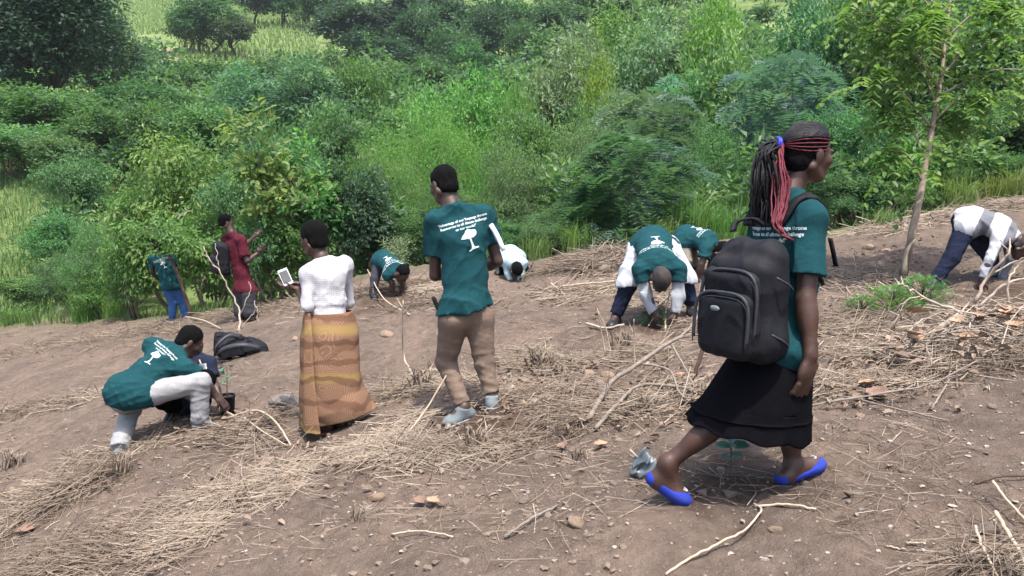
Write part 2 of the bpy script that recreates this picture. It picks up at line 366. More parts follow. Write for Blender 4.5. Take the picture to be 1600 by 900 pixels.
make_broad('olive_small', 10, 1.3, 1.2, 110, 14, .13, .06, .024, 'leaf_pale', nstem=5, r0=.015, lobes=8)
make_broad('far_a', 11, 9.0, 8.0, 420, 16, .75, .42, .26, 'leaf_dark', base=.12, nstem=1, lobes=14, r0=.22, bark='bark_dark')
make_broad('far_b', 12, 9.0, 7.0, 420, 16, .70, .40, .24, 'leaf_dark', base=.15, nstem=1, lobes=16, r0=.2, bark='bark_dark')
make_broad('far_c', 13, 7.0, 8.0, 420, 16, .65, .36, .22, 'leaf_green', base=.08, nstem=2, lobes=16, r0=.15, bark='bark_dark')
make_broad('dark_mid', 30, 8.0, 7.0, 900, 18, .55, .22, .12, 'leaf_dark', base=.12, nstem=1, lobes=22, r0=.2, bark='bark_dark')
make_broad('mid_a', 14, 5.0, 5.5, 480, 18, .42, .22, .11, 'leaf_green', base=.08, nstem=3, lobes=14, r0=.09)
make_broad('mid_b', 15, 5.5, 5.0, 480, 18, .40, .20, .10, 'leaf_green', base=.1, nstem=2, lobes=12, r0=.09)
make_broad('mid_lime', 16, 5.0, 4.6, 460, 18, .40, .20, .10, 'leaf_lime', base=.1, nstem=2, lobes=11, r0=.08)
make_broad('mid_pale', 17, 5.5, 4.6, 460, 18, .40, .18, .09, 'leaf_pale', base=.12, nstem=2, lobes=12, r0=.08)
make_feather('feather_a', 18, 2.6, 2.7, 330, .95, .27, .050, 'leaf_feather', base=.03)
make_feather('feather_b', 19, 3.6, 2.9, 360, 1.0, .27, .048, 'leaf_feather', base=.08)
make_feather('fern_low', 20, .55, 1.0, 90, .38, .10, .024, 'leaf_lime', base=.15)
# grass tuft: arching blades
def blades(r, base, h_, w_, lean=.6):
    n_ = len(base); a = r.random(n_)*6.283; hh = h_*(.55+.6*r.random(n_)); o = np.stack([np.cos(a), np.sin(a), np.zeros(n_)], 1); le = lean*r.random(n_)
    s = np.stack([-np.sin(a+.6), np.cos(a+.6), np.zeros(n_)], 1)*(w_*.5); z = np.array([0, 0, 1.0])
    p1 = base+z*(hh*.55)[:, None]+o*(hh*le*.25)[:, None]; p2 = base+z*(hh*(.95-.35*le))[:, None]+o*(hh*le*.8)[:, None]
    V = np.stack([base-s, base+s, p1+s*.8, p1-s*.8, p2], 1).reshape(-1, 3)
    f = (np.arange(n_)[:, None, None]*5+np.array([[0, 1, 2], [0, 2, 3], [3, 2, 4]])[None]).reshape(-1, 3)
    return V, f, np.repeat(np.clip(r.normal(.45, .2, n_), 0, 1), 3)
def make_grass(key, seed, n_, h_, rad, w_):
    r = np.random.default_rng(seed); a = r.random(n_)*6.283; rr = rad*r.random(n_)**.7
    V, f, t = blades(r, np.stack([np.cos(a)*rr, np.sin(a)*rr, np.zeros(n_)], 1), h_, w_, .9)
    b = Bag(); b.tube([(0, 0, -.05), (0, 0, h_*.25)], [.02, .01], 5)
    proto(key, h_, rad*3, (V, f, t), b.out(), M['grass'], M['bark'])
make_grass('grass_tuft', 21, 150, 1.2, .42, .020)
def plant(key, u, vtop, d, wpx, tint=(1, 1, 1), name='bush', cat='bush', label='', group=None, rot=None, sink=.0, hmin=.3):
    h_, w_, cm, tm = PROTO[key]; p = P(u, vtop, d); g = G(p.x, p.y)-sink; hh = max(hmin, p.z-g)
    sz = hh/h_; sx = wpx*d/F/w_
    tint = tuple(x*random.uniform(.92, 1.12)*j for x, j in zip(tint, (random.uniform(.92, 1.12), 1, random.uniform(.9, 1.05))))
    t = thing(name, label, cat, (p.x, p.y, g), group); t.rotation_euler = (0, 0, random.random()*6.28 if rot is None else rot); t.scale = (sx, sx, sz)
    for nm, me in (('crown' if 'grass' not in key else 'blades', cm), ('trunk' if cat == 'tree' else 'stem', tm)):
        o = obj(nm, me, t); o.color = (*tint, 1)
    return t
# ------------------------------------------------------------------ plants, near to far
T1 = (1, 1, 1); TY = (1.35, 1.2, .8); TB = (.8, .95, 1.1); TD = (.65, .7, .75); TL = (1.5, 1.45, 1.2); TO = (1.25, 1.0, .75)
# key, u, v_top, d, width px, tint, name, category, label
PL = [
 ('feather_a', 992, 200, 13.8, 205, (.85, .9, .88), 'feathery_bush', 'bush', 'dark green feathery-leaved bush right behind the bent man in the white coat'),
 ('feather_a', 925, 285, 14.2, 120, (.95, 1, .9), 'feathery_bush', 'bush', 'smaller feathery bush tucked against the left side of the big feathery bush'),
 ('feather_b', 1235, 52, 16, 210, (1.15, 1.05, 1.3), 'feathery_tree', 'tree', 'blue-green feathery young tree above the head of the woman with the backpack'),
 ('feather_b', 1010, 108, 18, 210, (1.2, 1.1, 1.15), 'feathery_tree', 'tree', 'tall feathery tree rising behind the dark feathery bush'),
 ('feather_b', 1085, 78, 19.5, 190, (1.1, 1.1, 1.3), 'feathery_tree', 'tree', 'feathery tree with drooping sprays between the two tall feathery ones'),
 ('lime_a', 262, 178, 18.6, 260, (1.0, 1.05, .85), 'leafy_bush', 'bush', 'big bright green leafy bush behind the man in blue jeans'),
 ('lime_a', 200, 265, 18.4, 150, (.85, .95, .8), 'leafy_bush', 'bush', 'left-leaning shoulder of bright green bush beside the yellow grass slope'),
 ('lime_b', 318, 285, 17.4, 150, (1.0, 1.0, .8), 'leafy_bush', 'bush', 'low bright green bush hanging over the maroon-shirted man'),
 ('sparse', 415, 160, 14.0, 200, (1.0, 1.0, .9), 'sapling', 'tree', 'thin pale sapling with big loose leaves left of the woman with the phone'),
 ('sparse', 480, 205, 14.3, 150, (.95, 1.05, .9), 'sapling', 'tree', 'bare-stemmed sapling with loose leaves right above the head of the woman with the phone'),
 ('lime_b', 450, 290, 14.6, 170, (.9, 1.0, .85), 'leafy_bush', 'bush', 'light green bush directly behind the woman with the phone'),
 ('bush_a', 395, 330, 14.2, 110, (.9, 1.1, 1.1), 'leafy_bush', 'bush', 'green bush in front of which the maroon-shirted man raises his arms'),
 ('dark_a', 552, 212, 14.4, 150, (.75, .9, .75), 'dark_bush', 'bush', 'dark glossy bush between the phone woman and the standing man'),
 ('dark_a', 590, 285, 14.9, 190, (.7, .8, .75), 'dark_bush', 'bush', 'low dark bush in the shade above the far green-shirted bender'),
 ('fine_lime', 690, 148, 17.5, 340, (1.0, 1.0, .8), 'spreading_tree', 'tree', 'wide yellow-green fine-leaved tree behind the head of the standing man'),
 ('fine_lime', 600, 205, 16.2, 190, (.9, .95, .85), 'spreading_tree', 'tree', 'smaller fine-leaved yellow-green tree left of the standing man'),
 ('bush_small', 800, 230, 15.0, 170, (1.0, 1.05, 1.0), 'leafy_bush', 'bush', 'mid green small-leaved bush right of the standing man'),
 ('bush_small', 700, 285, 14.9, 170, (.9, 1.0, .9), 'leafy_bush', 'bush', 'mid green small-leaved bush hidden behind the standing man'),
 ('bush_small', 890, 190, 16.0, 190, (1.1, 1.05, .95), 'leafy_bush', 'bush', 'tall small-leaved bush left of the dark feathery bush'),
 ('bush_small', 860, 325, 13.9, 150, (.85, .95, 1.0), 'leafy_bush', 'bush', 'low dark green bush at the field edge above the straw mound'),
 ('bush_a', 790, 345, 13.9, 110, (.8, .95, .95), 'leafy_bush', 'bush', 'low bush at the field edge above the bender in the pale shirt'),
 ('olive_small', 617, 352, 11.9, 86, (1.1, 1.05, 1.0), 'small_shrub', 'shrub', 'small grey-green shrub just behind the far green-shirted bender'),
 ('bush_small', 1120, 190, 15.4, 150, (1.05, 1.05, .9), 'leafy_bush', 'bush', 'mixed green bush left of the head of the woman with the backpack'),
 ('lime_b', 1085, 188, 16.2, 80, (1.1, 1.0, .8), 'leafy_bush', 'bush', 'small yellow-green bush low between two feathery trees'),
 ('bush_a', 1170, 60, 19, 220, TL, 'leafy_tree', 'tree', 'tall light green tree with shining leaves above the feathery trees'),
 ('bush_b', 1330, 160, 14.2, 170, (.75, .95, 1.0), 'leafy_bush', 'bush', 'dark green bush just right of the face of the woman with the backpack'),
 ('dark_a', 1345, 250, 13.4, 150, (1.2, 1.2, 1.0), 'dark_bush', 'bush', 'dark bush in shade at the foot of the green bush by the leaning trunk'),
 ('lime_b', 1415, 190, 13.6, 120, (.9, 1.05, .75), 'leafy_bush', 'bush', 'bright lime leafy bush behind the leaning trunk'),
 ('bush_b', 1500, 150, 14.6, 170, (.75, .9, .8), 'leafy_bush', 'bush', 'green bush right of the leaning trunk'),
 ('dark_a', 1590, 140, 15.2, 200, (1.1, 1.1, .9), 'dark_bush', 'bush', 'dark bush at the right behind the striped-shirt bender'),
 ('bush_b', 1290, -25, 19, 210, (1.0, 1.1, 1.2), 'leafy_tree', 'tree', 'tall bluish green tree above and right of the light shining tree'),
 ('bush_a', 1430, -40, 18, 260, (.9, 1.0, .9), 'leafy_tree', 'tree', 'tall green tree behind the crown of the leaning young tree'),
 ('dark_a', 1570, -70, 17, 260, (1.2, 1.2, 1.0), 'dark_tree', 'tree', 'tall dark tree filling the upper right behind the leaning young tree'),
 ('bush_small', 1650, 60, 14.5, 180, (1, 1, .9), 'leafy_bush', 'bush', 'green bush cut by the right edge above the dry grass bank'),
 ('dark_a', 40, 420, 23.5, 100, (1.6, 1.5, .9), 'low_bush', 'bush', 'low green bush at the left end of the field edge'),
 ('bush_small', 150, 350, 20.5, 130, (.9, 1.05, .95), 'leafy_bush', 'bush', 'dark green bush between the grass slope and the field edge'),
 ('bush_a', 150, 425, 20.3, 110, (.9, 1.0, .7), 'low_bush', 'bush', 'low weedy bush at the field edge left of the man in blue jeans'),
 ('bush_small', 205, 420, 19.0, 95, (1.0, 1.0, .7), 'low_bush', 'bush', 'low weedy bush just left of the man in blue jeans'),
 ('bush_b', 115, 240, 30, 130, (.8, .95, 1.0), 'leafy_bush', 'bush', 'dark green bush at the top of the yellow grass slope'),
 ('bush_b', 330, 225, 21, 150, (.9, 1.0, .9), 'leafy_bush', 'bush', 'green bush rising behind the big bright green bush'),
 ('lime_b', 480, 205, 20, 110, (1.15, 1.1, .8), 'leafy_bush', 'bush', 'yellow-lime leafy bush behind the two saplings'),
 ('bush_small', 1150, 300, 13.9, 120, (1.0, 1.0, .8), 'low_bush', 'bush', 'low bush among the tall grass tufts left of the woman with the backpack'),
 ('bush_a', 1420, 285, 13.2, 110, (.9, 1.0, .85), 'low_bush', 'bush', 'low green bush at the field edge just behind the leaning trunk'),
 ('bush_small', 1490, 262, 13.6, 120, (1.0, 1.0, .8), 'low_bush', 'bush', 'low green bush at the field edge above the hips of the striped-shirt bender'),
 ('bush_b', 1555, 235, 14.0, 130, (.85, .95, .8), 'low_bush', 'bush', 'low green bush at the field edge above the head of the striped-shirt bender'),
 ('bush_small', 1290, 270, 13.4, 130, (.75, .9, .85), 'low_bush', 'bush', 'low dark green bush behind the shoulder of the woman with the backpack'),
 ('bush_a', 1060, 320, 13.6, 90, (.85, 1.0, .85), 'low_bush', 'bush', 'low bush filling the foot of the feathery bush on its right'),
 ('mid_a', 20, 195, 40, 180, (.9, 1.05, .9), 'leafy_bush', 'bush', 'green bush at the left edge on top of the grass slope'),
 ('mid_b', 90, 205, 38, 130, (.85, 1.0, .9), 'leafy_bush', 'bush', 'green bush in the middle of the top of the grass slope'),
 ('bush_a', 75, 330, 27, 110, (.9, 1.05, .9), 'leafy_bush', 'bush', 'leafy bush half way down the grass slope at the left'),
 ('bush_small', 95, 395, 23, 110, (.9, 1.0, .8), 'leafy_bush', 'bush', 'weedy bush low on the right of the grass slope'),
 ('bush_b', 380, 255, 17.5, 150, (.95, 1.05, .9), 'leafy_bush', 'bush', 'green bush between the big bright green bush and the pale sapling'),
 ('bush_small', 520, 255, 17.0, 130, (.95, 1.05, .9), 'leafy_bush', 'bush', 'green bush right behind the second sapling'),
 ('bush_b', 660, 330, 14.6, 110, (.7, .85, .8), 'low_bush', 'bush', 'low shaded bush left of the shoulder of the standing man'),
 # middle distance
 ('mid_lime', 672, 135, 27, 120, (1.3, 1.3, 1.2), 'leafy_tree', 'tree', 'pale lime treetop poking above the wide yellow-green tree'),
 ('mid_lime', 765, 115, 27, 150, (1.2, 1.25, 1.1), 'leafy_tree', 'tree', 'pointed pale lime treetop above and right of the standing man'),
 ('mid_pale', 880, 48, 29, 190, (1.0, 1.05, .9), 'grey_green_tree', 'tree', 'loose grey-green tree left of the bright yellow bush'),
 ('mid_lime', 935, 88, 26, 80, (1.7, 1.4, .6), 'yellow_bush', 'bush', 'bright yellow bush half way up the slope'),
 ('mid_pale', 1000, 30, 30, 180, (.95, 1.0, .95), 'grey_green_tree', 'tree', 'grey-green tree right of the bright yellow bush'),
 ('mid_lime', 962, 10, 38, 150, (1.1, 1.05, .8), 'leafy_tree', 'tree', 'rounded yellowish tree high on the slope above the bright yellow bush'),
 ('mid_pale', 1085, 0, 31, 190, (.85, .95, .9), 'grey_green_tree', 'tree', 'dull grey-green tree at the top edge above the feathery trees'),
 ('mid_lime', 1125, -5, 27, 130, (1.4, 1.35, .9), 'leafy_tree', 'tree', 'yellow-lime tree at the top edge left of the light shining tree'),
 ('dark_a', 840, 110, 24, 60, (1.2, 1.2, 1.2), 'dark_bush', 'bush', 'narrow dark bush standing before the loose grey-green tree'),
 ('mid_lime', 815, 135, 25, 70, (1.3, 1.3, .9), 'leafy_bush', 'bush', 'small lime bush left of the narrow dark bush'),
 ('mid_b', 820, 150, 22, 150, (1.0, 1.05, .9), 'leafy_bush', 'bush', 'green bush on the slope right of the wide yellow-green tree'),
 ('mid_a', 940, 160, 21, 150, (1.1, 1.1, .95), 'leafy_bush', 'bush', 'green bush on the slope below the bright yellow bush'),
 ('mid_pale', 480, 92, 46, 200, (.6, .82, .75), 'bluish_tree', 'tree', 'broad bluish green tree in the valley below the maize field'),
 ('mid_pale', 395, 105, 50, 170, (.6, .82, .75), 'bluish_tree', 'tree', 'bluish green tree left of the broad one below the maize field'),
 ('mid_a', 550, 95, 48, 120, (1.1, 1.1, .9), 'leafy_tree', 'tree', 'yellowish green tree at the right end of the bluish valley trees'),
 ('mid_a', 520, 165, 32, 170, (.95, 1.05, 1.0), 'leafy_bush', 'bush', 'green bush in the valley behind the dark glossy bush'),
 ('mid_b', 430, 195, 28, 150, (.9, 1.05, 1.0), 'leafy_bush', 'bush', 'green bush in the valley behind the pale sapling'),
 ('mid_b', 330, 150, 36, 200, (1.0, 1.05, .95), 'leafy_bush', 'bush', 'green bush in the valley above the big bright green bush'),
 ('mid_a', 210, 128, 48, 170, (0.62, 0.78, 0.74), 'leafy_bush', 'bush', 'green bush under the tall dark tree on the left'),
 ('mid_a', 60, 138, 44, 220, (0.74, 0.86, 0.78), 'leafy_bush', 'bush', 'broad green bush above the yellow grass slope'),
 ('mid_b', 150, 158, 40, 160, (0.62, 0.78, 0.78), 'leafy_bush', 'bush', 'dark green bush above the right end of the grass slope'),
 ('mid_a', 245, 158, 38, 150, (0.66, 0.78, 0.7), 'leafy_bush', 'bush', 'dark green bush left above the big bright green bush'),
 ('dark_mid', 62, -70, 50, 300, (.58, .64, .66), 'dark_tree', 'tree', 'tall dark tree with its trunk at the left edge'),
 ('dark_mid', 150, 15, 58, 140, (.7, .78, .75), 'dark_tree', 'tree', 'dark tree on the right flank of the tall one at the left edge'),
 ('dark_mid', -30, -60, 52, 200, (.58, .64, .66), 'dark_tree', 'tree', 'dark tree cut by the left edge behind the tall one'),
]
# the far slope, seen between the maize field and the right-hand trees
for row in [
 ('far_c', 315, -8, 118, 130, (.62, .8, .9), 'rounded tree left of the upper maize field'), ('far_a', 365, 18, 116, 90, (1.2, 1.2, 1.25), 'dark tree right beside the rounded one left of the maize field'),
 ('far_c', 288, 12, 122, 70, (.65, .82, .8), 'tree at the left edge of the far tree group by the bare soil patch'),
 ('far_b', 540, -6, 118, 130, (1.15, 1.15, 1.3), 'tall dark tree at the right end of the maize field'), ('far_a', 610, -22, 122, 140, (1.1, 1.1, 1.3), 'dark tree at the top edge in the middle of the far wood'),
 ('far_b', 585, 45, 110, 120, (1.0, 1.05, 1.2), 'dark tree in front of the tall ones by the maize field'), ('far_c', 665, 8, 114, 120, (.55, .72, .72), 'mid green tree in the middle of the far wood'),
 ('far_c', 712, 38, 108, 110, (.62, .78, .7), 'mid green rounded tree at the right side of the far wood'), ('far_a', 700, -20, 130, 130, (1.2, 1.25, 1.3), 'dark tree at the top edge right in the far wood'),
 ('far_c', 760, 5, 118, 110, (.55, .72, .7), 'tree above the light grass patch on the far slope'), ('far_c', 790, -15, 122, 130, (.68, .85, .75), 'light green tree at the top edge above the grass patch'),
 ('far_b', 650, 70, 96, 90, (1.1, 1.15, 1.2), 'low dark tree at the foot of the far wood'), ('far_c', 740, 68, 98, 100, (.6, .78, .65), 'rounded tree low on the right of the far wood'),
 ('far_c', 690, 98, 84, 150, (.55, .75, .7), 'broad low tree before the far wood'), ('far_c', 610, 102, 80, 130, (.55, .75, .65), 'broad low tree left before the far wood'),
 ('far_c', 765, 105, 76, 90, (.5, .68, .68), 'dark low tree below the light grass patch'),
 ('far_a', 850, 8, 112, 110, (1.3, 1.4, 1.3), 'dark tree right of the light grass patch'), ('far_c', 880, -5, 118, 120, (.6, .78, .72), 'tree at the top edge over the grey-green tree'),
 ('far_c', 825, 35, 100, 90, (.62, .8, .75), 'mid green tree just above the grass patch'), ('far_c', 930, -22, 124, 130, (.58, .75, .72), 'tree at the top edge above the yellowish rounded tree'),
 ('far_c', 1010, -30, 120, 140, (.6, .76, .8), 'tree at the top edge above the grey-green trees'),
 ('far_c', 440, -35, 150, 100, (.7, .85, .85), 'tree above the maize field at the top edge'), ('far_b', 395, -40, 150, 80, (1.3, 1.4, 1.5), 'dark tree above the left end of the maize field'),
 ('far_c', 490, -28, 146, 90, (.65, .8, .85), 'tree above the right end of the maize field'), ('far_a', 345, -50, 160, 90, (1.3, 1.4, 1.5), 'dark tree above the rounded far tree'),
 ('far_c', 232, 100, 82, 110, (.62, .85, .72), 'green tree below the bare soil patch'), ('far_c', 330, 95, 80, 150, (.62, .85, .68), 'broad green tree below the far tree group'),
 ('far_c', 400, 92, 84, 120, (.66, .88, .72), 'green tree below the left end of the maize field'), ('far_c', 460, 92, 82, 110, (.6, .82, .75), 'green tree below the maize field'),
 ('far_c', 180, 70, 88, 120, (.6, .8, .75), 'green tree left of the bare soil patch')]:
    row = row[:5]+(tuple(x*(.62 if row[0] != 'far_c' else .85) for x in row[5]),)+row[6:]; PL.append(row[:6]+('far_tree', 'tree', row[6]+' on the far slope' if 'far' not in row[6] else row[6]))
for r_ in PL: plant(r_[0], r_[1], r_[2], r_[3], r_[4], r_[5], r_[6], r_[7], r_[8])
# grass tufts along the field edge
for (u, vt, d, wp, tint, lab) in [(1085, 275, 13.2, 90, (.75, 1.0, .7), 'tall grass tuft right of the dark feathery bush'), (1135, 300, 12.9, 80, (.75, .95, .7), 'tall grass tuft left of the woman with the backpack'),
        (1180, 285, 13.2, 80, (.75, .95, .7), 'tall grass tuft behind the ponytail of the woman with the backpack'), (130, 458, 20.2, 60, (.7, 1.0, .6), 'green grass tuft at the left of the field edge'),
        (178, 450, 19.6, 66, (.8, 1.05, .7), 'green grass tuft left of the man in blue jeans'), (20, 470, 22.2, 70, (.7, 1, .6), 'green grass tuft at the far left of the field edge'),
        (905, 335, 13.1, 80, (1.1, 1.1, .8), 'bent grass tuft above the straw mound'), (840, 355, 13.2, 80, (.9, 1, .8), 'bent grass tuft above the pale-shirted bender'),
        (1040, 330, 12.9, 70, (1.0, 1, .8), 'grass tuft at the foot of the feathery bush'), (1560, 262, 13.0, 80, (1.0, 1.0, .8), 'pale dry grass tuft above the striped-shirt bender'),
        (1600, 245, 12.8, 90, (1.1, 1.0, .8), 'pale dry grass tuft at the right edge'), (1505, 262, 12.9, 80, (1.1, 1.05, .8), 'grass tuft left above the striped-shirt bender'),
        (1385, 318, 11.9, 50, (1, 1, .8), 'low grass tuft left of the leaning trunk'), (385, 420, 14.9, 60, (.9, 1, .8), 'grass tuft behind the maroon-shirted man')]:
    plant('grass_tuft', u, vt, d, wp, tint, 'grass_tuft', 'grass', lab)

# the leaning young tree with large paired leaflets
def pinnate(r, base, d, L, pairs, ll, lw, droop):
    d = unit(d); s = unit(np.cross(d, [0, 0, 1.0])); Vs = []; Fs = []; T = []; nv = 0
    for j in range(pairs):
        t = (j+1)/pairs; p = base+d*L*t-np.array([0, 0, 1])*L*droop*t*t
        for sg in (-1, 1):
            n_ = len(base); dd = unit(s*sg+d*.35-np.array([0, 0, .45])+r.normal(0, .15, s.shape)); nr = unit(np.array([0, 0, 1.0])+s*sg*.5+r.normal(0, .2, s.shape))
            v, f, k = leaves(p, dd, nr, ll*(.8+.4*r.random(n_)), lw*(.8+.4*r.random(n_)), True, .12)
            Vs.append(v); Fs.append(f+nv); nv += len(v); T.append(np.repeat(np.clip(r.normal(.5, .22, n_), 0, 1), k))
    return np.concatenate(Vs), np.concatenate(Fs), np.concatenate(T)
M['grey_wood'] = plain('grey_wood', (.24, .205, .175), (.15, .125, .105), 25, .9, 120, .7, .004)
M['leaf_big'] = leaf_mat('leaf_big', (.070, .145, .045), (.130, .230, .070), (.245, .335, .115), .48)
r = np.random.default_rng(33)
bt = sit(1410, 436); D_ = 8.6
trunkp = [bt, P(1424, 370, D_), P(1441, 285, D_), P(1456, 200, D_), P(1468, 140, D_), P(1478, 60, D_+.1), P(1490, -40, D_+.2), P(1500, -130, D_+.3)]
yt = thing('young_tree', 'slender leaning young tree with bare trunk and large drooping paired leaflets', 'tree', bt)
b = Bag(); b.tube(smooth_line(trunkp, 22, .002), .042*(1-np.linspace(0, 1, 22))**1.25+.006, 9)
b.tube(smooth_line([P(1413, 430, D_), P(1416, 395, D_-.03), P(1432, 372, D_-.05)], 8), np.linspace(.03, .010, 8), 7)
limbs = []
for (u0, v0, u1, v1, dd) in [(1441, 285, 1390, 235, -.3), (1447, 245, 1375, 160, .2), (1456, 200, 1350, 120, -.4), (1458, 190, 1545, 150, -.2), (1462, 160, 1400, 60, .4), (1468, 140, 1370, 40, -.2), (1470, 120, 1560, 60, .2),
        (1478, 60, 1400, -30, -.5), (1478, 60, 1580, 10, -.3), (1484, 20, 1350, -20, .3), (1490, -40, 1600, -70, .1), (1490, -40, 1420, -100, 0), (1452, 220, 1500, 190, .4), (1466, 150, 1620, 110, .3), (1474, 90, 1450, 40, -.5), (1474, 90, 1330, 20, .1)]:
    p0 = P(u0, v0, D_); p1 = P(u1, v1, D_+dd); ln = smooth_line([p0, (p0+p1)/2+Vector((0, 0, .12)), p1], 9); b.tube(ln, np.linspace(.013, .003, 9), 5); limbs.append(ln)
V, f = b.out(); M['young_bark'] = plain('young_bark', (.33, .27, .21), (.22, .175, .135), 22, .9, 80, .6, .005)
part('trunk', V, f, M['young_bark'], yt)
B_, Dd = [], []
for ln in limbs:
    for k in range(22):
        t = r.integers(2, 9); p = ln[t]+r.normal(0, .06, 3); q = ln[t]-ln[t-1]; a = r.normal(0, 1.0, 3); B_.append(p); Dd.append(unit(q/np.linalg.norm(q)*.8+a*.75+np.array([0, 0, -.15])))
V, f, tone = pinnate(r, np.array(B_), np.array(Dd), .32, 6, .092, .050, .6)
o = obj('crown', mesh_np('crown', V-np.array(bt), [f], M['leaf_big'], False, {'tone': ('FACE', tone)}), yt)

# a leafy bough hanging out over the man in blue jeans
r = np.random.default_rng(91); bc = np.array(P(262, 372, 15.2)); bb = thing('leafy_bough', 'leafy bough hanging over the head of the man in blue jeans', 'bough', Vector(bc))
cen = bc+np.stack([r.normal(0, .34, 60), r.normal(0, .25, 60), r.normal(0, .17, 60)], 1)+np.array([0, 0, .02]); V, f, tone = clumped(r, cen, unit(r.normal(size=(60, 3))+np.array([0, -.6, .3])), 20, .17, .10, .05, .5)
b = Bag(); root_ = np.array(P(300, 330, 17.2)); b.tube(smooth_line([root_, (root_+bc)/2+np.array([0, 0, .15]), bc], 9), np.linspace(.03, .012, 9), 6)
for q in cen[::5]: b.tube([bc, (bc+q)/2+np.array([0, 0, .03]), q], [.009, .006, .003], 4)
V2, f2 = b.out(); part('stem', V2, f2, M['bark'], bb); o = obj('leaves', mesh_np('leaves', V-bc, [f], M['leaf_lime'], False, {'tone': ('FACE', tone)}), bb); o.color = (.95, 1.0, .85, 1)

# ------------------------------------------------------------------ undergrowth, slope grass and maize: what nobody could count
def scatter(key_args, pos, yaw, sc, tint_tone):
    Vs, Fs, Ts = [], [], []; nv = 0
    for p, a, s, tt in zip(pos, yaw, sc, tint_tone):
        V, f, t = key_args[random.randrange(len(key_args))]; ca, sa = math.cos(a), math.sin(a)
        R_ = np.array([[ca, -sa, 0], [sa, ca, 0], [0, 0, 1]]); Vs.append((V*s)@R_.T+p); Fs.append(f+nv); nv += len(V); Ts.append(np.clip(t+tt, 0, 1))
    return np.concatenate(Vs), np.concatenate(Fs), np.concatenate(Ts)
def small_scrub(seed, L, W, cl=30, per=15):
    r = np.random.default_rng(seed); cen, d, lc = lobed_crown(r, cl, 2.0, 1.6, .02, 5); return clumped(r, cen, d, per, .3, L, W, .2)
sc_near = [small_scrub(50+i, .17, .085, 40, 18) for i in range(4)]; sc_far = [small_scrub(60+i, .22, .12, 30, 13) for i in range(4)]
r = np.random.default_rng(71); X, Y, S, kinds = [], [], [], []
y = 14.0
while y < 175:
    step = .085*y+.2; half = y*.72+4
    for x in np.arange(-half, half, step):
        xx = x+r.normal(0, step*.3); yy = y+r.normal(0, step*.3)
        ey = np.interp(xx, EX, EY); px = 800+F*xx/yy
        if yy < ey+1.2: continue
        if px < 110 and 22 < yy < 43: continue                       # the grass slope stays open
        if 185 < px < 520 and yy > 96: continue                      # maize field and bare patch
        if 740 < px < 850 and 100 < yy < 135: continue
        X.append(xx); Y.append(yy); S.append((.8+.5*r.random())*(.55+.024*yy) if yy < 40 else (.8+.5*r.random())*(.9+.018*yy))
    y += step*.9
X, Y, S = map(np.array, (X, Y, S)); Z = ground_np(X, Y)-.1; P3 = np.stack([X, Y, Z], 1)
near = Y < 34
for msk, kk, nm, lab in ((near, sc_near, 'undergrowth', 'green undergrowth filling the bank below the field'), (~near, sc_far, 'scrub', 'green scrub covering the far valley side')):
    V, f, t = scatter(kk, P3[msk], r.random(msk.sum())*6.28, S[msk], r.normal(0, .16, msk.sum()))
    o = obj(nm, mesh_np(nm, V, [f], M['leaf_green'], False, {'tone': ('FACE', t)}), kind='stuff', label=lab)
# grass on the left slope and along the whole field edge
n_ = 42000; gxs = r.uniform(-34, -6, n_); gys = r.uniform(18, 48, n_); pxs = 800+F*gxs/gys; ok = (pxs > -60) & (pxs < 190) & (gys > np.interp(gxs, EX, EY)-.2) & (gys < 46) & ~((pxs > 120) & (gys < 26) & (r.random(n_) < .6))
gb = np.stack([gxs, gys, ground_np(gxs, gys)-.03], 1)[ok]
V, f, t = blades(r, gb, .60, .035, 1.0); pat = np.repeat((vnoise(gb[:, 0]*.35, gb[:, 1]*.35, 21)-.62)*.7, 3)
obj('slope_grass', mesh_np('slope_grass', V, [f], M['grass'], False, {'tone': ('FACE', np.clip(t+pat, 0, 1))}), kind='stuff', label='yellow-green grass on the slope at the left')
n_ = 3200; ex = r.uniform(-14, 12, n_); ey = np.interp(ex, EX, EY)+r.normal(.2, .5, n_); kp = vnoise(ex*.7, ey*.7, 5) > np.where(ex > 2.5, .72, .5)
gb = np.stack([ex, ey, ground_np(ex, ey)-.02], 1)[kp]; V, f, t = blades(r, gb, .30, .014, 1.1)
obj('edge_grass', mesh_np('edge_grass', V, [f], M['grass'], False, {'tone': ('FACE', np.clip(t-.08, 0, 1))}), kind='stuff', label='grass and weeds along the edge of the field')
mz = []
for row in np.arange(98, 240, 1.5):
    xs = np.arange(-row*.50, -row*.205, .80); mz.append(np.stack([xs+r.normal(0, .2, len(xs)), np.full(len(xs), row)+r.normal(0, .2, len(xs))], 1))
mz = np.concatenate(mz); px = 800+F*mz[:, 0]/mz[:, 1]
u_, v_ = px, 450-F*np.tan(np.arctan2(ground_np(mz[:, 0], mz[:, 1])-CAMZ, mz[:, 1])+PITCH)
ok = (u_ > 165) & (u_ < 505) & ~((u_ < 295) & (v_ > 62)) & ~((np.abs(u_-262) < 30) & (v_ > 55))
mz = mz[ok]; mb = np.repeat(np.stack([mz[:, 0], mz[:, 1], ground_np(mz[:, 0], mz[:, 1])], 1), 5, 0)
V, f, t = blades(r, mb, 1.35, .16, .9)
obj('maize_field', mesh_np('maize_field', V, [f], M['maize'], False, {'tone': ('FACE', t)}), kind='stuff', label='pale green maize field on the far slope')
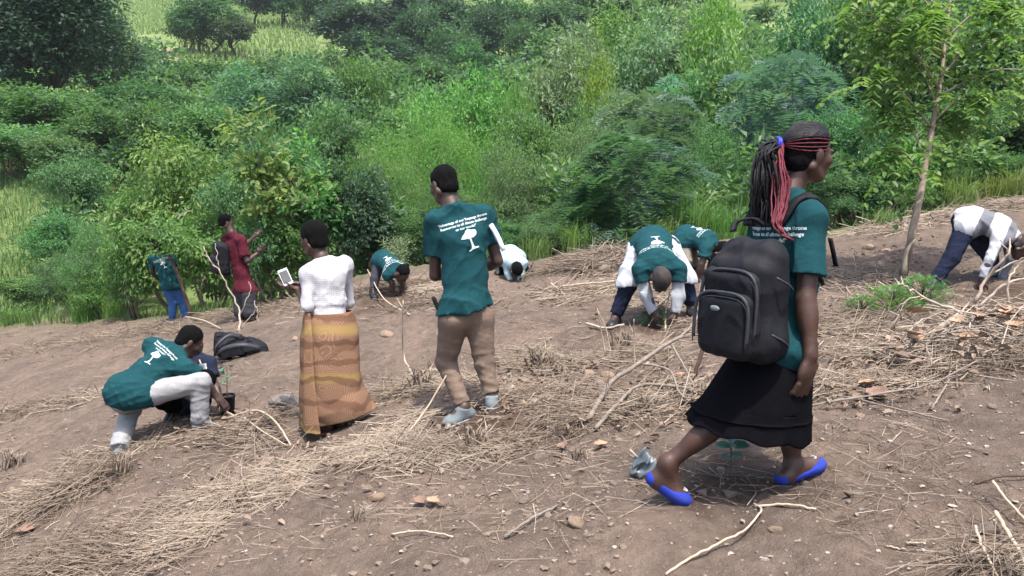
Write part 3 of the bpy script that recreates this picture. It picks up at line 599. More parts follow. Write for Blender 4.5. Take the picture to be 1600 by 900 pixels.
# ------------------------------------------------------------------ modelling of bodies and cloth as blended solids
class Solid:
    def __init__(s, res): s.res = res; s.p = []; s.folds = []
    def add(s, lo, hi, fn, k, op='u'): s.p.append((np.asarray(lo, float), np.asarray(hi, float), fn, k, op)); return s
    def cone(s, a, b, ra, rb, k=.02, n=None, sq=1.0, cuts=(), op='u'):
        a = np.array(a, float); b = np.array(b, float); ab = b-a; l2 = ab@ab+1e-12
        if n is not None: n = np.array(n, float); n = n/np.linalg.norm(n)
        cu = [(np.array(c, float), np.array(m_, float)/np.linalg.norm(m_)) for c, m_ in cuts]
        def fn(p):
            q = p-a
            if n is not None: q = q+(q@n)[..., None]*n*(1/sq-1)
            t = np.clip(q@ab/l2, 0, 1); d = np.linalg.norm(q-t[..., None]*ab, axis=-1)-(ra+t*(rb-ra))
            if n is not None: d = d*(.45+.55*sq)
            for c, m_ in cu: d = np.maximum(d, (p-c)@m_)
            return d
        R = max(ra, rb); return s.add(np.minimum(a, b)-R, np.maximum(a, b)+R, fn, k, op)
    def ell(s, c, ax, k=.02, cuts=(), op='u'):
        """ax: three half-axis vectors"""
        c = np.array(c, float); ax = [np.array(x, float) for x in ax]; ln = [np.linalg.norm(x) for x in ax]; E = np.stack([x/l for x, l in zip(ax, ln)], 1)
        r_ = np.array(ln); cu = [(np.array(q, float), np.array(m_, float)/np.linalg.norm(m_)) for q, m_ in cuts]
        def fn(p):
            q = (p-c)@E; k0 = np.linalg.norm(q/r_, axis=-1); k1 = np.linalg.norm(q/r_**2, axis=-1)+1e-9; d = k0*(k0-1)/k1
            for o, m_ in cu: d = np.maximum(d, (p-o)@m_)
            return d
        e = np.sqrt(sum(x*x for x in ax)); return s.add(c-e, c+e, fn, k, op)
    def box(s, c, ax, rad, k=.01, op='u'):
        c = np.array(c, float); ax = [np.array(x, float) for x in ax]; ln = np.array([np.linalg.norm(x) for x in ax]); E = np.stack([x/l for x, l in zip(ax, ln)], 1)
        def fn(p):
            q = np.abs((p-c)@E)-(ln-rad); return np.linalg.norm(np.maximum(q, 0), axis=-1)+np.minimum(q.max(-1), 0)-rad
        e = sum(np.abs(x) for x in ax); return s.add(c-e, c+e, fn, k, op)
    def fold(s, f): s.folds.append(f); return s
    def surface(s):
        R = s.res; lo = np.min([p[0] for p in s.p if p[4] == 'u'], 0)-.04; hi = np.max([p[1] for p in s.p if p[4] == 'u'], 0)+.04
        n = np.ceil((hi-lo)/R).astype(int)+2; v = np.full(n, 1.0, np.float32)
        for a, b, fn, k, op in s.p:
            m_ = k+2.5*R; i0 = np.maximum(np.floor((a-m_-lo)/R).astype(int), 0); i1 = np.minimum(np.ceil((b+m_-lo)/R).astype(int)+1, n)
            if (i1 <= i0).any(): continue
            g = np.stack(np.meshgrid(*[lo[q]+np.arange(i0[q], i1[q])*R for q in range(3)], indexing='ij'), -1); d = fn(g)
            sl_ = tuple(slice(i0[q], i1[q]) for q in range(3)); o = v[sl_]
            if op == 'u':
                h = np.maximum(k-np.abs(o-d), 0)/k; v[sl_] = np.minimum(o, d)-h*h*k*.25
            else: v[sl_] = np.maximum(o, -d)
        for f in s.folds:
            idx = np.argwhere(np.abs(v) < .035); p = lo+idx*R; v[tuple(idx.T)] += f(p)
        return nets(v, lo, R)
def nets(v, lo, R):
    s = v < 0; c = [(i, j, k) for i in (0, 1) for j in (0, 1) for k in (0, 1)]
    sh = [m-1 for m in v.shape]; cnt = np.zeros(sh, np.int8)
    for i, j, k in c: cnt += s[i:i+sh[0], j:j+sh[1], k:k+sh[2]]
    idx = np.argwhere((cnt > 0) & (cnt < 8)); acc = np.zeros((len(idx), 3)); num = np.zeros(len(idx))
    for a in c:
        for ax in range(3):
            if a[ax]: continue
            b = list(a); b[ax] = 1; va = v[tuple((idx+a).T)]; vb = v[tuple((idx+b).T)]; x = (va < 0) != (vb < 0)
            t = va[x]/(va[x]-vb[x]); q = np.tile(np.array(a, float), (x.sum(), 1)); q[:, ax] += t; acc[x] += q; num[x] += 1
    V = lo+(idx+acc/num[:, None])*R; cid = np.full(sh, -1, np.int64); cid[tuple(idx.T)] = np.arange(len(idx)); Q = []
    for ax in range(3):
        sl0 = [slice(None)]*3; sl1 = [slice(None)]*3; sl0[ax] = slice(0, -1); sl1[ax] = slice(1, None)
        e = np.argwhere(s[tuple(sl0)] != s[tuple(sl1)]); o1, o2 = [(1, 2), (2, 0), (0, 1)][ax]
        e = e[(e[:, o1] > 0) & (e[:, o2] > 0) & (e[:, o1] < sh[o1]) & (e[:, o2] < sh[o2])]; d1 = np.zeros(3, int); d1[o1] = 1; d2 = np.zeros(3, int); d2[o2] = 1
        q = np.stack([cid[tuple((e-d1-d2).T)], cid[tuple((e-d2).T)], cid[tuple(e.T)], cid[tuple((e-d1).T)]], 1)
        fl = s[tuple(e.T)]; q[~fl] = q[~fl][:, ::-1]; Q.append(q)
    Q = np.concatenate(Q); Q = Q[(Q >= 0).all(1)]
    # one gentle smoothing pass
    for _ in range(2):
        A_ = np.zeros_like(V); c_ = np.zeros(len(V))
        for i in range(4):
            np.add.at(A_, Q[:, i], V[Q[:, (i+1) % 4]]+V[Q[:, i-1]]); np.add.at(c_, Q[:, i], 2)
        V = V*.5+.5*A_/np.maximum(c_, 1)[:, None]
    return V, Q
def wrinkle(seed, amp, wl=.09, stretch=(1, 1, 1), centre=None, rad=None):
    """soft cloth folds: ridged waves bent by slower waves"""
    r = np.random.default_rng(seed); D = unit(r.normal(size=(4, 3)))*np.array(stretch); ph = r.random((4,))*6.28; W = r.normal(size=(3, 3))*14
    def f(p):
        wv = np.sin(p@W.T+ph[:3]); o = 0
        for i in range(4): o = o+(1-np.abs(np.sin((p@D[i])*math.pi/(wl*(1+.35*i))+ph[i]+1.3*wv[:, i % 3])))**2
        o = (o/4-.4)*amp*1.7
        if centre is not None: o = o*np.exp(-(((p-np.array(centre))**2).sum(1))/rad**2)
        return -o
    return f
def V3(*a): return Vector(a)
def sc(v, k): return tuple(np.array(v, float)*k)

M['skin'] = plain('skin', (.064, .034, .026), (.038, .021, .017), 16, .50, 90, .35, .003, spec=.45)
M['skin_warm'] = plain('skin_warm', (.068, .032, .022), (.038, .019, .014), 16, .50, 90, .35, .003, spec=.45)
M['hair'] = plain('hair', (.007, .0065, .007), (.004, .004, .004), 60, .9, 260, 1.0, .010, spec=.08)
M['green_cotton'] = cloth('green_cotton', (.010, .060, .071))
M['print'] = plain('print', (.55, .62, .62), (.46, .54, .54), 30, .7, 0, 0)
M['khaki'] = cloth('khaki', (.195, .142, .110), .8)
M['white_cotton'] = cloth('white_cotton', (.41, .43, .47), .88)
M['white_denim'] = cloth('white_denim', (.34, .34, .345), .8)
M['black_cloth'] = cloth('black_cloth', (.005, .005, .007), spec=.04)
M['navy'] = cloth('navy', (.018, .024, .05))
M['jeans'] = cloth('jeans', (.05, .12, .30), .7)
M['maroon'] = cloth('maroon', (.085, .012, .022), .7)
M['grey_trousers'] = cloth('grey_trousers', (.055, .055, .068))
M['beige'] = cloth('beige', (.29, .255, .215))
M['pale_blue'] = cloth('pale_blue', (.36, .50, .54), .9)
M['nylon'] = plain('nylon', (.0075, .008, .0125), (.004, .0045, .007), 30, .75, 40, .5, .004, spec=.25)
M['nylon_grey'] = plain('nylon_grey', (.035, .037, .045), (.025, .027, .033), 30, .5, 500, .3, .002)
M['shoe_grey'] = plain('shoe_grey', (.16, .19, .205), (.11, .13, .14), 20, .85, 300, .4, .003)
M['sole_white'] = plain('sole_white', (.42, .43, .44), (.30, .30, .30), 15, .7, 0, 0)
M['shoe_black'] = plain('shoe_black', (.02, .02, .024), None, 20, .45, 100, .2, .002)
M['blue_shoe'] = plain('blue_shoe', (.020, .040, .35), (.034, .048, .25), 22, .95, 420, .6, .003, spec=.12)
M['eye_white'] = plain('eye_white', (.55, .5, .46), None, 10, .3, 0, 0)
M['paper'] = plain('paper', (.75, .77, .80), (.68, .7, .73), 20, .7, 0, 0)

def head(S, H, c, f, u, k=1.0):
    """skull, face, ears and neck added to a body; returns the head frame"""
    c = np.array(c, float); f = np.array(f, float); f /= np.linalg.norm(f); u = np.array(u, float); u = u-f*(u@f); u /= np.linalg.norm(u); r = np.cross(f, u)
    def at(a, b, d): return c+(f*a+r*b+u*d)*k
    def E(a, b, d): return (f*a*k, r*b*k, u*d*k)
    S.ell(at(-.012, 0, .028), E(.096, .075, .090), .02)
    S.ell(at(.030, 0, -.035), E(.064, .060, .080), .03); S.ell(at(.062, 0, -.092), E(.026, .030, .024), .03)
    for g in (-1, 1):
        S.ell(at(.068, g*.038, -.025), E(.024, .024, .024), .02); S.ell(at(.085, g*.027, .016), E(.014, .026, .009), .012)
        S.ell(at(-.004, g*.079, -.012), E(.020, .009, .033), .006); S.cone(at(-.018, g*.060, -.06), at(.045, g*.030, -.098), .022*k, .018*k, .02)
        S.ell(at(.104, g*.013, -.036), E(.010, .010, .008), .006)
    S.cone(at(.090, 0, .006), at(.110, 0, -.030), .008*k, .013*k, .010)
    S.ell(at(.094, 0, -.056), E(.016, .026, .009), .006); S.ell(at(.091, 0, -.071), E(.016, .023, .010), .006)
    return at, E, f, r, u
def cap_hair(res, at, E, f, u, k=1.0, thick=1.0, low=0.0, seed=3):
    S = Solid(res); t = thick
    S.ell(at(-.016, 0, .034), E(.100*t, .081*t, .094*t), .01, cuts=[(at(.052, 0, .045), f*.85-u*.45), (at(-.06, 0, -.052-low), -u+f*.15)])
    S.ell(at(-.046, 0, -.034), E(.063*t, .069*t, .062*t), .02, cuts=[(at(-.06, 0, -.066-low), -u+f*.15), (at(-.012, 0, 0), f)])
    S.fold(wrinkle(seed, .006, .03)); return S.surface()
def hand(S, wr, d, palm, k=1.0, curl=.6, side=1):
    """palm, four unequal curled fingers and a thumb from the side of the palm"""
    wr = np.array(wr, float); d = np.array(d, float); d /= np.linalg.norm(d); palm = np.array(palm, float); palm = palm-d*(palm@d); palm /= np.linalg.norm(palm); s = np.cross(d, palm)*side
    S.cone(wr, wr+d*.05*k, .024*k, .030*k, .02, palm, .6); S.ell(wr+d*.055*k, (d*.048*k, s*.041*k, palm*.019*k), .015)
    for i, (o, L) in enumerate(((-.030, .062), (-.010, .074), (.010, .070), (.029, .056))):
        a = wr+d*.092*k+s*o*k; an = curl*(.7+.12*i); p = a
        for j, fr in enumerate((.45, .32, .23)):
            an_ = an*(j*.75+.35); q = p+(d*math.cos(an_)+palm*math.sin(an_)+s*o*.6)*L*fr*k*1.25; S.cone(p, q, (.0098-.001*j)*k, (.0092-.001*j)*k, .005); p = q
    a = wr+d*.03*k-s*.030*k; b = a+(d*.6-s*.55+palm*.45)*.042*k; e = b+(d*.85-s*.1+palm*.35)*.036*k; S.cone(a, b, .015*k, .011*k, .012); S.cone(b, e, .011*k, .008*k, .004)
def body(S, J, k=1.0, curl=.6, fem=False):
    """one continuous figure from its joints; joints named without a value are skipped"""
    f = J['fwd']; w_ = (.92 if fem else 1.0)*k
    S.cone(J['pelvis'], J['mid'], .125*w_, .112*w_, .05, f, .72); S.cone(J['mid'], J['chest'], .112*w_, .135*w_, .05, f, .70)
    S.cone(J['chest'], J['neck'], .10*w_, .055*k, .05, f, .75)
    hc = np.array(J['head']); nk = np.array(J['neck']); S.cone(nk, nk+(hc-nk)*.75, .055*w_, .054*w_, .03)
    for s_ in 'LR':
        sh = J['sh'+s_]; S.cone(J['chest'], sh, .070*w_, .046*w_, .04); S.cone(J['neck'], sh, .036*k, .040*w_, .02)
        a_ = J.get('arm', 1.0); S.cone(sh, J['el'+s_], .047*w_*a_, .038*w_*a_, .02); S.cone(J['el'+s_], J['wr'+s_], .038*w_*a_, .027*w_*a_, .012)
        el, wr = np.array(J['el'+s_], float), np.array(J['wr'+s_], float); S.ell(el+(wr-el)*.28, [unit(wr-el)*.09*k]+[x*.041*w_*a_ for x in perp(wr-el)], .02)
        hd = J.get('hand'+s_)
        if hd is not None: hand(S, wr, hd[0], hd[1], k*J.get('hk', 1.0), hd[2] if len(hd) > 2 else curl, hd[3] if len(hd) > 3 else (-1 if s_ == 'R' else 1))
        hp, kn, an, to = (J[q+s_] for q in ('hip', 'kn', 'an', 'to'))
        q_ = J.get('slim', 1.0); S.cone(J['pelvis'], hp, .100*w_, .086*w_*q_, .05); S.cone(hp, kn, .084*w_*q_, .056*w_*q_, .03); S.cone(kn, an, .052*w_*q_, .038*w_*q_, .02)
        kn_, an_ = np.array(kn), np.array(an); bk = -np.array(f)*.012; S.ell(kn_+(an_-kn_)*.30+bk, [unit(an_-kn_)*.14*k]+[x*.056*w_*q_**2 for x in perp(an_-kn_)], .03)
        foot(S, an, to, k, 0.0, J.get('he'+s_))
def perp(a):
    a = unit(np.array(a, float)); b = np.cross(a, [0, 0, 1.0] if abs(a[2]) < .9 else [1.0, 0, 0]); b = unit(b); return b, np.cross(a, b)
def heel(an, to, k=1.0):
    he = an-(to-an)*np.array([.30, .30, 0]); he[2] = an[2]-.050*k; return he
def foot(S, an, to, k=1.0, g=0.0, he=None):
    an = np.array(an, float); to = np.array(to, float); he = heel(an, to, k) if he is None else np.array(he, float); d = unit(to-he)
    S.cone(an, he+d*.02, .037*k, .034*k+g, .02); S.cone(an, to-d*.06*k+np.array([0, 0, .012]), .034*k, .030*k+g, .03); S.cone(he, to-d*.03*k, .033*k+g, .030*k+g, .03)
    S.ell(to-d*.045*k, (d*.06*k, perp(d)[0]*(.042*k+g), perp(d)[1]*(.022*k+g)), .02)
def shoe(res, an, to, k=1.0, ankle=.03, sole=None):
    """returns upper (and sole) solids"""
    an = np.array(an, float); to = np.array(to, float); he = heel(an, to, k); tz = to.copy(); d = unit(tz-he); s, u = perp(d)
    if u[2] < 0: u = -u
    base = he-u*.030*k; S = Solid(res); cut = [(base, -u)]
    S.cone(he, tz-d*.05*k, .040*k, .038*k, .03, None, 1, cut); S.ell(tz-d*.055*k, (d*.065*k, s*.050*k, u*.042*k), .02, cut)
    S.cone(he+d*.02*k+u*.02, he+d*.03*k+u*(.075+ankle)*k, .041*k, .042*k, .02, None, 1, [(he+u*(.06+ankle)*k, u)]); S.cone(he+d*.05*k+u*.05*k, tz-d*.10*k+u*.012*k, .040*k, .034*k, .03)
    out_ = [S.surface()]
    if sole:
        T = Solid(res); c2 = [(base+u*.016*k, u), (base-u*.012*k, -u)]
        T.cone(he, tz-d*.05*k, .046*k, .044*k, .03, None, 1, c2); T.ell(tz-d*.055*k, (d*.071*k, s*.055*k, u*.06*k), .02, c2); out_.append(T.surface())
    return out_
def tshirt(S, J, k=1.0, ease=.03, hem=None, sleeve=.55, flare=.016, neckcut=.02, long=False, fem=False):
    f = J['fwd']; w_ = (.92 if fem else 1.0)*k; ax = unit(np.array(J['mid'], float)-np.array(J['pelvis'], float))
    cut = [] if hem is None else [(hem[0], hem[1])]; nk = np.array(J['neck'], float); nd = unit(nk-np.array(J['chest'], float))
    nc = [(nk+nd*neckcut, nd)]
    S.cone(J['pelvis'], J['mid'], .130*w_+ease, .118*w_+ease, .05, f, .74, cut); S.cone(J['mid'], J['chest'], .118*w_+ease, .142*w_+ease*.8, .05, f, .70, cut)
    S.cone(J['chest'], J['neck'], .11*w_+ease*.4, .070*k, .05, f, .78, nc)
    for s_ in 'LR':
        S.cone(J['pelvis'], J['hip'+s_], .108*w_+ease, .098*w_+ease, .06, None, 1, cut)
        sh = np.array(J['sh'+s_], float); el = np.array(J['el'+s_], float); S.cone(J['chest'], sh, .085*w_+ease*.5, .056*w_+ease*.3, .05); S.cone(J['neck'], sh, .058*k, .056*w_+ease*.3, .05, None, 1, nc)
        if long:
            wr = np.array(J['wr'+s_], float); e2 = el+(wr-el)*sleeve
            S.cone(sh, el, .054*w_+ease*.3, .045*w_+ease*.25, .03); S.cone(el, e2, .045*w_+ease*.25, .034*w_+ease*.2, .015, None, 1, [(e2, wr-el)])
        else:
            e2 = sh+(el-sh)*sleeve; S.cone(sh, sh+(el-sh)*(sleeve+.1), .056*w_+ease*.35, .056*w_+ease*.3+flare, .035, None, 1, [(e2, el-sh)])
def trousers(S, J, k=1.0, ease=.018, waist=None, ankle=.95, knee=.066, cuff=.056):
    f = J['fwd']; cut = [] if waist is None else [waist]
    S.cone(J['pelvis'], np.array(J['pelvis'])+(np.array(J['mid'])-np.array(J['pelvis']))*.6, .135*k+ease*.6, .128*k, .05, f, .8, cut)
    for s_ in 'LR':
        hp, kn, an = (np.array(J[q+s_], float) for q in ('hip', 'kn', 'an')); S.cone(J['pelvis'], hp, .100*k+ease, .088*k+ease, .05, None, 1, cut)
        S.cone(hp, kn, .089*k+ease, knee*k+ease, .035); e = kn+(an-kn)*ankle; S.cone(kn, e+(an-kn)*.1, (knee-.002)*k+ease, cuff*k+ease*.6, .025, None, 1, [(e, an-kn)])
        S.fold(wrinkle(int(hp[0]*97) % 1000, .011*k, .055, (.35, .35, 1.6), kn+(an-kn)*.85, .20*k)); S.fold(wrinkle(5+int(hp[1]*97) % 1000, .010*k, .065, (.6, .6, 1.3), kn, .16*k))
    S.fold(wrinkle(11, .006*k, .09))

# lettering and emblem on the shirt backs
LINES = ['"Advantage of our Tmpange throne', 'Resources to all climate challenge', 'or our woods!"']
def text_mesh(s, size):
    cu = bpy.data.curves.new('lettering', 'FONT'); cu.body = s; cu.size = size; cu.align_x = 'CENTER'; cu.offset = size*.022; cu.resolution_u = 2
    o = bpy.data.objects.new('lettering', cu); COL.objects.link(o); dg = bpy.context.evaluated_depsgraph_get(); me = o.evaluated_get(dg).to_mesh()
    V = np.array([v.co[:] for v in me.vertices]); me.calc_loop_triangles(); T = np.array([t.vertices[:] for t in me.loop_triangles]); o.evaluated_get(dg).to_mesh_clear()
    bpy.data.objects.remove(o); bpy.data.curves.remove(cu); return V, T
TREE_C = [(-.50, .16), (-.40, .30), (-.22, .44), (-.12, .58), (.03, .66), (.16, .60), (.28, .55), (.47, .54), (.52, .40), (.46, .24), (.34, .16), (.20, .10), (.10, .14), (.08, .05), (-.02, .12), (-.10, .06), (-.16, .14), (-.24, .11), (-.34, .12)]
TREE_T = [(-.04, .14), (.10, .14), (.11, -.10), (.15, -.36), (.20, -.44), (.42, -.44), (.44, -.50), (.10, -.54), (-.14, -.62), (-.24, -.60), (-.04, -.48), (.02, -.30)]
def fan(pts, z=0):
    import mathutils.geometry as mg
    t = mg.tessellate_polygon([[Vector((x, y, 0)) for x, y in pts]]); return np.array([(x, y, z) for x, y in pts]), np.array(t)
PRINT = Bag()
for i, s_ in enumerate(LINES):
    V, T = text_mesh(s_, .205); V[:, 1] += 1.16-.235*i; PRINT.add(V, None, T)
for pl in (TREE_C, TREE_T):
    V, T = fan(pl); PRINT.add(V, None, T)
PRINT_V, PRINT_F = PRINT.out()
def subdiv(V, T, lim):
    V = list(map(tuple, V)); T = [tuple(t) for t in T]; go = True
    while go:
        go = False; out_ = []; mid = {}
        A_ = np.array(V)
        for a, b, c in T:
            e = [(np.linalg.norm(A_[a]-A_[b]), a, b, c), (np.linalg.norm(A_[b]-A_[c]), b, c, a), (np.linalg.norm(A_[c]-A_[a]), c, a, b)]; L, p, q, o = max(e)
            if L > lim:
                kx = (min(p, q), max(p, q))
                if kx not in mid: mid[kx] = len(V); V.append(tuple((A_[p]+A_[q])/2))
                m_ = mid[kx]; out_ += [(p, m_, o), (m_, q, o)]; go = True
            else: out_.append((a, b, c))
        T = out_
    return np.array(V), np.array(T)
PV, PT = subdiv(PRINT_V, np.concatenate([f for f in PRINT_F]), .16)
def back_print(shirt, shV, shQ, J, width=.31, drop=.16, tilt=0.0, side=0.0):
    """lay the print on the shirt's back, following the cloth"""
    tree = BVHTree.FromPolygons([Vector(v) for v in shV], [tuple(q) for q in shQ]); f = np.array(J['fwd'], float); f /= np.linalg.norm(f)
    up = np.array(J['neck'], float)-np.array(J['pelvis'], float); up = unit(up-f*(up@f)); rt = np.cross(f, up)
    ca, sa = math.cos(tilt), math.sin(tilt); sz = width/2.9; org = np.array(J['neck'], float)-up*drop+rt*side; out_ = np.empty((len(PV), 3))
    for i, (x, y, _) in enumerate(PV):
        y -= 1.2; a, b = (x*ca-y*sa)*sz, (x*sa+y*ca)*sz; o = Vector(org+rt*a+up*b-f*.5); h, nrm, _, _ = tree.ray_cast(o, Vector(f))
        if h is None: h = Vector(org+rt*a+up*b-f*.1); nrm = Vector(-f)
        out_[i] = np.array(h)-f*.0035
    part('print', out_, [PT], M['print'], shirt, False)
# ------------------------------------------------------------------ the people
def joints(d0, fwd=None, slim=.80, **kw):
    J = {'slim': slim}
    for k_, v_ in kw.items():
        if k_.startswith('hand'): J[k_] = v_
        else: J[k_] = np.array(P(v_[0], v_[1], d0+(v_[2] if len(v_) > 2 else 0)))
    if fwd is None: fwd = np.cross(J['neck']-J['pelvis'], J['shR']-J['shL'])
    J['fwd'] = unit(np.array(fwd, float))
    for q in 'LR':                                        # feet come down on the soil
        an, to = J['an'+q], J['to'+q]; gt = float(GR(to[0], to[1])[0])+.022
        if 'he'+q in J: continue
        dz = float(GR(an[0], an[1])[0])+.083-an[2]
        if dz > 0 or dz > -.09: an[2] += dz; to[2] = gt
        else: to[2] = max(to[2], gt)
    return J
def person(label, J, group=None):
    b = (J['anL']+J['anR'])/2; b[2] = float(GR(b[0], b[1])[0]); return thing('person', label, 'person', Vector(b), group)
def solid(name, S, mat, parent, **kw):
    V, Q = S.surface(); o = part(name, V, [Q], mat, parent, True, **kw); o['_n'] = 0; del o['_n']; return o, V, Q
def eyes(at, u, t, k=1.0):
    for g in (-1, 1):
        S = Solid(.003); S.ell(at(.079, g*.031, -.004), ((.012*k, 0, 0), (0, .012*k, 0), (0, 0, .012*k)), .002); solid('eye', S, M['eye_white'], t)
def loft(rings, n=120, wave=None, cap=True):
    """rings: list of (centre, a1, a2); wave(ring_fraction, angle) scales the radius"""
    m_ = len(rings); th = np.arange(n)/n*2*math.pi; V = []
    for i, (c, a1, a2) in enumerate(rings):
        k = np.ones(n) if wave is None else wave(i/(m_-1), th)
        V.append(np.array(c)+k[:, None]*(np.cos(th)[:, None]*np.array(a1)+np.sin(th)[:, None]*np.array(a2)))
    V = np.concatenate(V); i = np.arange(m_-1)[:, None]*n; j = np.arange(n)[None]; k = (j+1) % n
    return V, np.stack([i+j, i+k, i+n+k, i+n+j], -1).reshape(-1, 4)
def shell(V, Q, n, t=.006):
    """give a lofted cloth a thickness, closed at the rims"""
    me = mesh_np('tmp', V, [Q], [], True); nr = np.empty(len(V)*3, np.float32); me.vertices.foreach_get('normal', nr); bpy.data.meshes.remove(me)
    nr = nr.reshape(-1, 3); W = V-nr*t; N = len(V); Q2 = Q[:, ::-1]+N; a = np.arange(n); b = (a+1) % n; e = N-n
    r0 = np.stack([a, a+N, b+N, b], 1); r1 = np.stack([a+e, b+e, b+e+N, a+e+N], 1); return np.vstack([V, W]), np.vstack([Q, Q2, r0, r1])
def resample(rings, m_):
    R_ = np.array([[*c, *a, *b] for c, a, b in rings]); return [(x[:3], x[3:6], x[6:9]) for x in smooth_line(R_.reshape(len(rings), -1), m_)] if False else [
        (x[:3], x[3:6], x[6:9]) for x in np.stack([np.interp(np.linspace(0, len(rings)-1, m_), range(len(rings)), R_[:, k]) for k in range(9)], 1)]
def ring_px(uL, vL, uR, vR, d, hd, dL=0.0, dR=0.0):
    a = np.array(P(uL, vL, d+dL)); b = np.array(P(uR, vR, d+dR)); ax = (b-a)/2; h = unit(np.cross([0, 0, 1.0], ax))*hd; return ((a+b)/2, ax, h)
def ribbon(pts, side, w_, th):
    pts = np.asarray(pts, float); side = np.broadcast_to(np.asarray(side, float), pts.shape); t = np.gradient(pts, axis=0); nn = unit(np.cross(t, side)); s = unit(side)
    V = np.stack([pts+s*w_/2+nn*th/2, pts-s*w_/2+nn*th/2, pts-s*w_/2-nn*th/2, pts+s*w_/2-nn*th/2], 1).reshape(-1, 3); n_ = len(pts)
    i = np.arange(n_-1)[:, None]*4; j = np.arange(4)[None]; k = (j+1) % 4; Q = np.stack([i+j, i+4+j, i+4+k, i+k], -1).reshape(-1, 4)
    return V, np.vstack([Q, [[0, 1, 2, 3]], [[4*n_-1, 4*n_-2, 4*n_-3, 4*n_-4]]])

# ---- the woman walking past in front
D0 = 3.7
J = joints(D0, (.77, .64, 0), 1.0, neck=(1232, 305), shR=(1268, 338, -.13), shL=(1192, 338, .13), chest=(1230, 372), mid=(1226, 450), pelvis=(1214, 532),
           elR=(1259, 466, -.17), wrR=(1267, 556, -.20), elL=(1190, 450, .2), wrL=(1215, 520, .28), hipR=(1226, 552, -.07), hipL=(1204, 552, .07),
           knR=(1142, 645, -.06), anR=(1043, 724, -.03), toR=(1078, 783, -.05), heR=(1022, 748, -.01), knL=(1234, 640, .06), anL=(1239, 727, .05), toL=(1284, 722, .10), heL=(1224, 746, .03), head=(1263, 239))
J['toR'] = np.array(P(1076, 784, D0-.02)); J['arm'] = 1.18; J['hk'] = 1.36; J['handR'] = ((-.18, .03, -1), (-.62, .78, -.1), .8); J['handL'] = ((0, 0, -1), (.64, -.77, 0), .6)
t1 = person('woman in dark green shirt and black skirt walking past with a big black backpack', J)
S = Solid(.0055); hd_at, hd_E, hf, hr, hu = head(S, 1, J['head'], (.93, .34, -.10), (.05, 0, 1), 1.04); body(S, J, .97, fem=True); solid('body', S, M['skin_warm'], t1); eyes(hd_at, hu, t1)
V, Q = cap_hair(.005, hd_at, hd_E, hf, hu, 1.04, 1.0, .035); part('hair', V, [Q], M['hair'], t1)
M['braid_black'] = plain('braid_black', (.010, .010, .013), (.004, .004, .005), 120, .55, 260, .8, .004, spec=.3)
M['braid_red'] = plain('braid_red', (.15, .009, .026), (.075, .006, .014), 60, .5, 260, .8, .004, spec=.4)
M['blue_band'] = plain('blue_band', (.03, .05, .50), None, 20, .5, 0, 0)
r = np.random.default_rng(4); tie = np.array(P(1216, 226, D0-.03)); hc = np.array(J['head'])
def scalp(b_, e_, n=9, lift=1.0):
    """a braid running over the scalp from a point of the hairline back to the tie"""
    a = hd_at(*b_)-hd_at(-.016, 0, .034); z = tie-hd_at(-.016, 0, .034); out_ = []
    R_ = np.stack([hf, hr, hu], 1); rad = np.array([.102, .083, .098])*1.04
    for s_ in np.linspace(0, 1, n):
        d = R_.T@(a*(1-s_)+z*s_+np.array([0, 0, .0])); d = d/np.linalg.norm(d/rad); out_.append(hd_at(-.016, 0, .034)+R_@d*lift)
    return np.array(out_)
B = Bag(); R2 = Bag()
for a in np.linspace(-1.45, 1.45, 30):
    st = (.080*math.cos(a*.9)-.005, .09*math.sin(a), .068+.03*math.cos(a)); ln = scalp(st, 0); B.tube(ln, .0062, 6)
for k in range(5):
    st = (.056-.007*k, .074, .072-.0135*k); ln = scalp(st, 0, 9, 1.03); R2.tube(ln, np.linspace(.0024, .0030, 9), 6)
for k in range(190):                                                  # the black fall of the ponytail
    s_ = r.random(); u1 = 1172+52*s_+r.normal(0, 3); v1 = 322+r.random()*34+(18 if s_ > .6 else 0); top = tie+r.normal(0, .013, 3)+np.array([-.005, 0, 0])
    m1 = np.array(P(1208-24*(1-s_), 238+r.normal(0, 4), D0-.03+r.normal(0, .03))); m2 = np.array(P(1180+38*s_+r.normal(0, 3), 280, D0-.04+r.normal(0, .035)))
    B.tube(smooth_line([top, m1, m2, np.array(P(u1, v1, D0-.03+r.normal(0, .03)))], 10, .002), np.linspace(.0050, .0026, 10), 5)
for k in range(40):                                                   # and the red one, longer, over the shoulder
    q = r.normal(0, 1, 2); L_ = r.random()
    pts_ = [tie+np.array([.006, -.02, -.004])+r.normal(0, .006, 3)] + [np.array(P(u_+q[0]*s2+r.normal(0, 1.2), v_, D0+dd+q[1]*.010)) for u_, v_, s2, dd in ((1219, 256, 2.5, -.07), (1222, 288, 5.5, -.09), (1219, 322, 5, -.12), (1214, 350, 3.5, -.16))]
    if L_ > .35: pts_.append(np.array(P(1224+q[0]*2, 363+6*L_, D0-.19)))
    if L_ > .6: pts_.append(np.array(P(1238+q[0]*1.5, 374+10*(L_-.6), D0-.20)))
    R2.tube(smooth_line(pts_, 14, .002), np.linspace(.0046, .003, 14), 5)
V, f = B.out(); hb = part('black_braids', V, f, M['braid_black'], t1); V, f = R2.out(); part('red_braids', V, f, M['braid_red'], t1)
B = Bag(); an_ = np.linspace(0, 6.283, 20); ax = unit(tie-hc); p1, p2 = perp(ax)
for o in (0, .008): B.tube(tie+ax*.002+ax*o+np.cos(an_)[:, None]*p1*.027+np.sin(an_)[:, None]*p2*.027, .0075, 6, False)
V, f = B.out(); part('hair_band', V, f, M['blue_band'], t1)
S = Solid(.006); tshirt(S, J, .97, .034, (P(1228, 577, D0), (-.05, 0, -1)), .74, .022, .012, fem=True); S.fold(wrinkle(2, .018, .12, (1, 1, .5)))
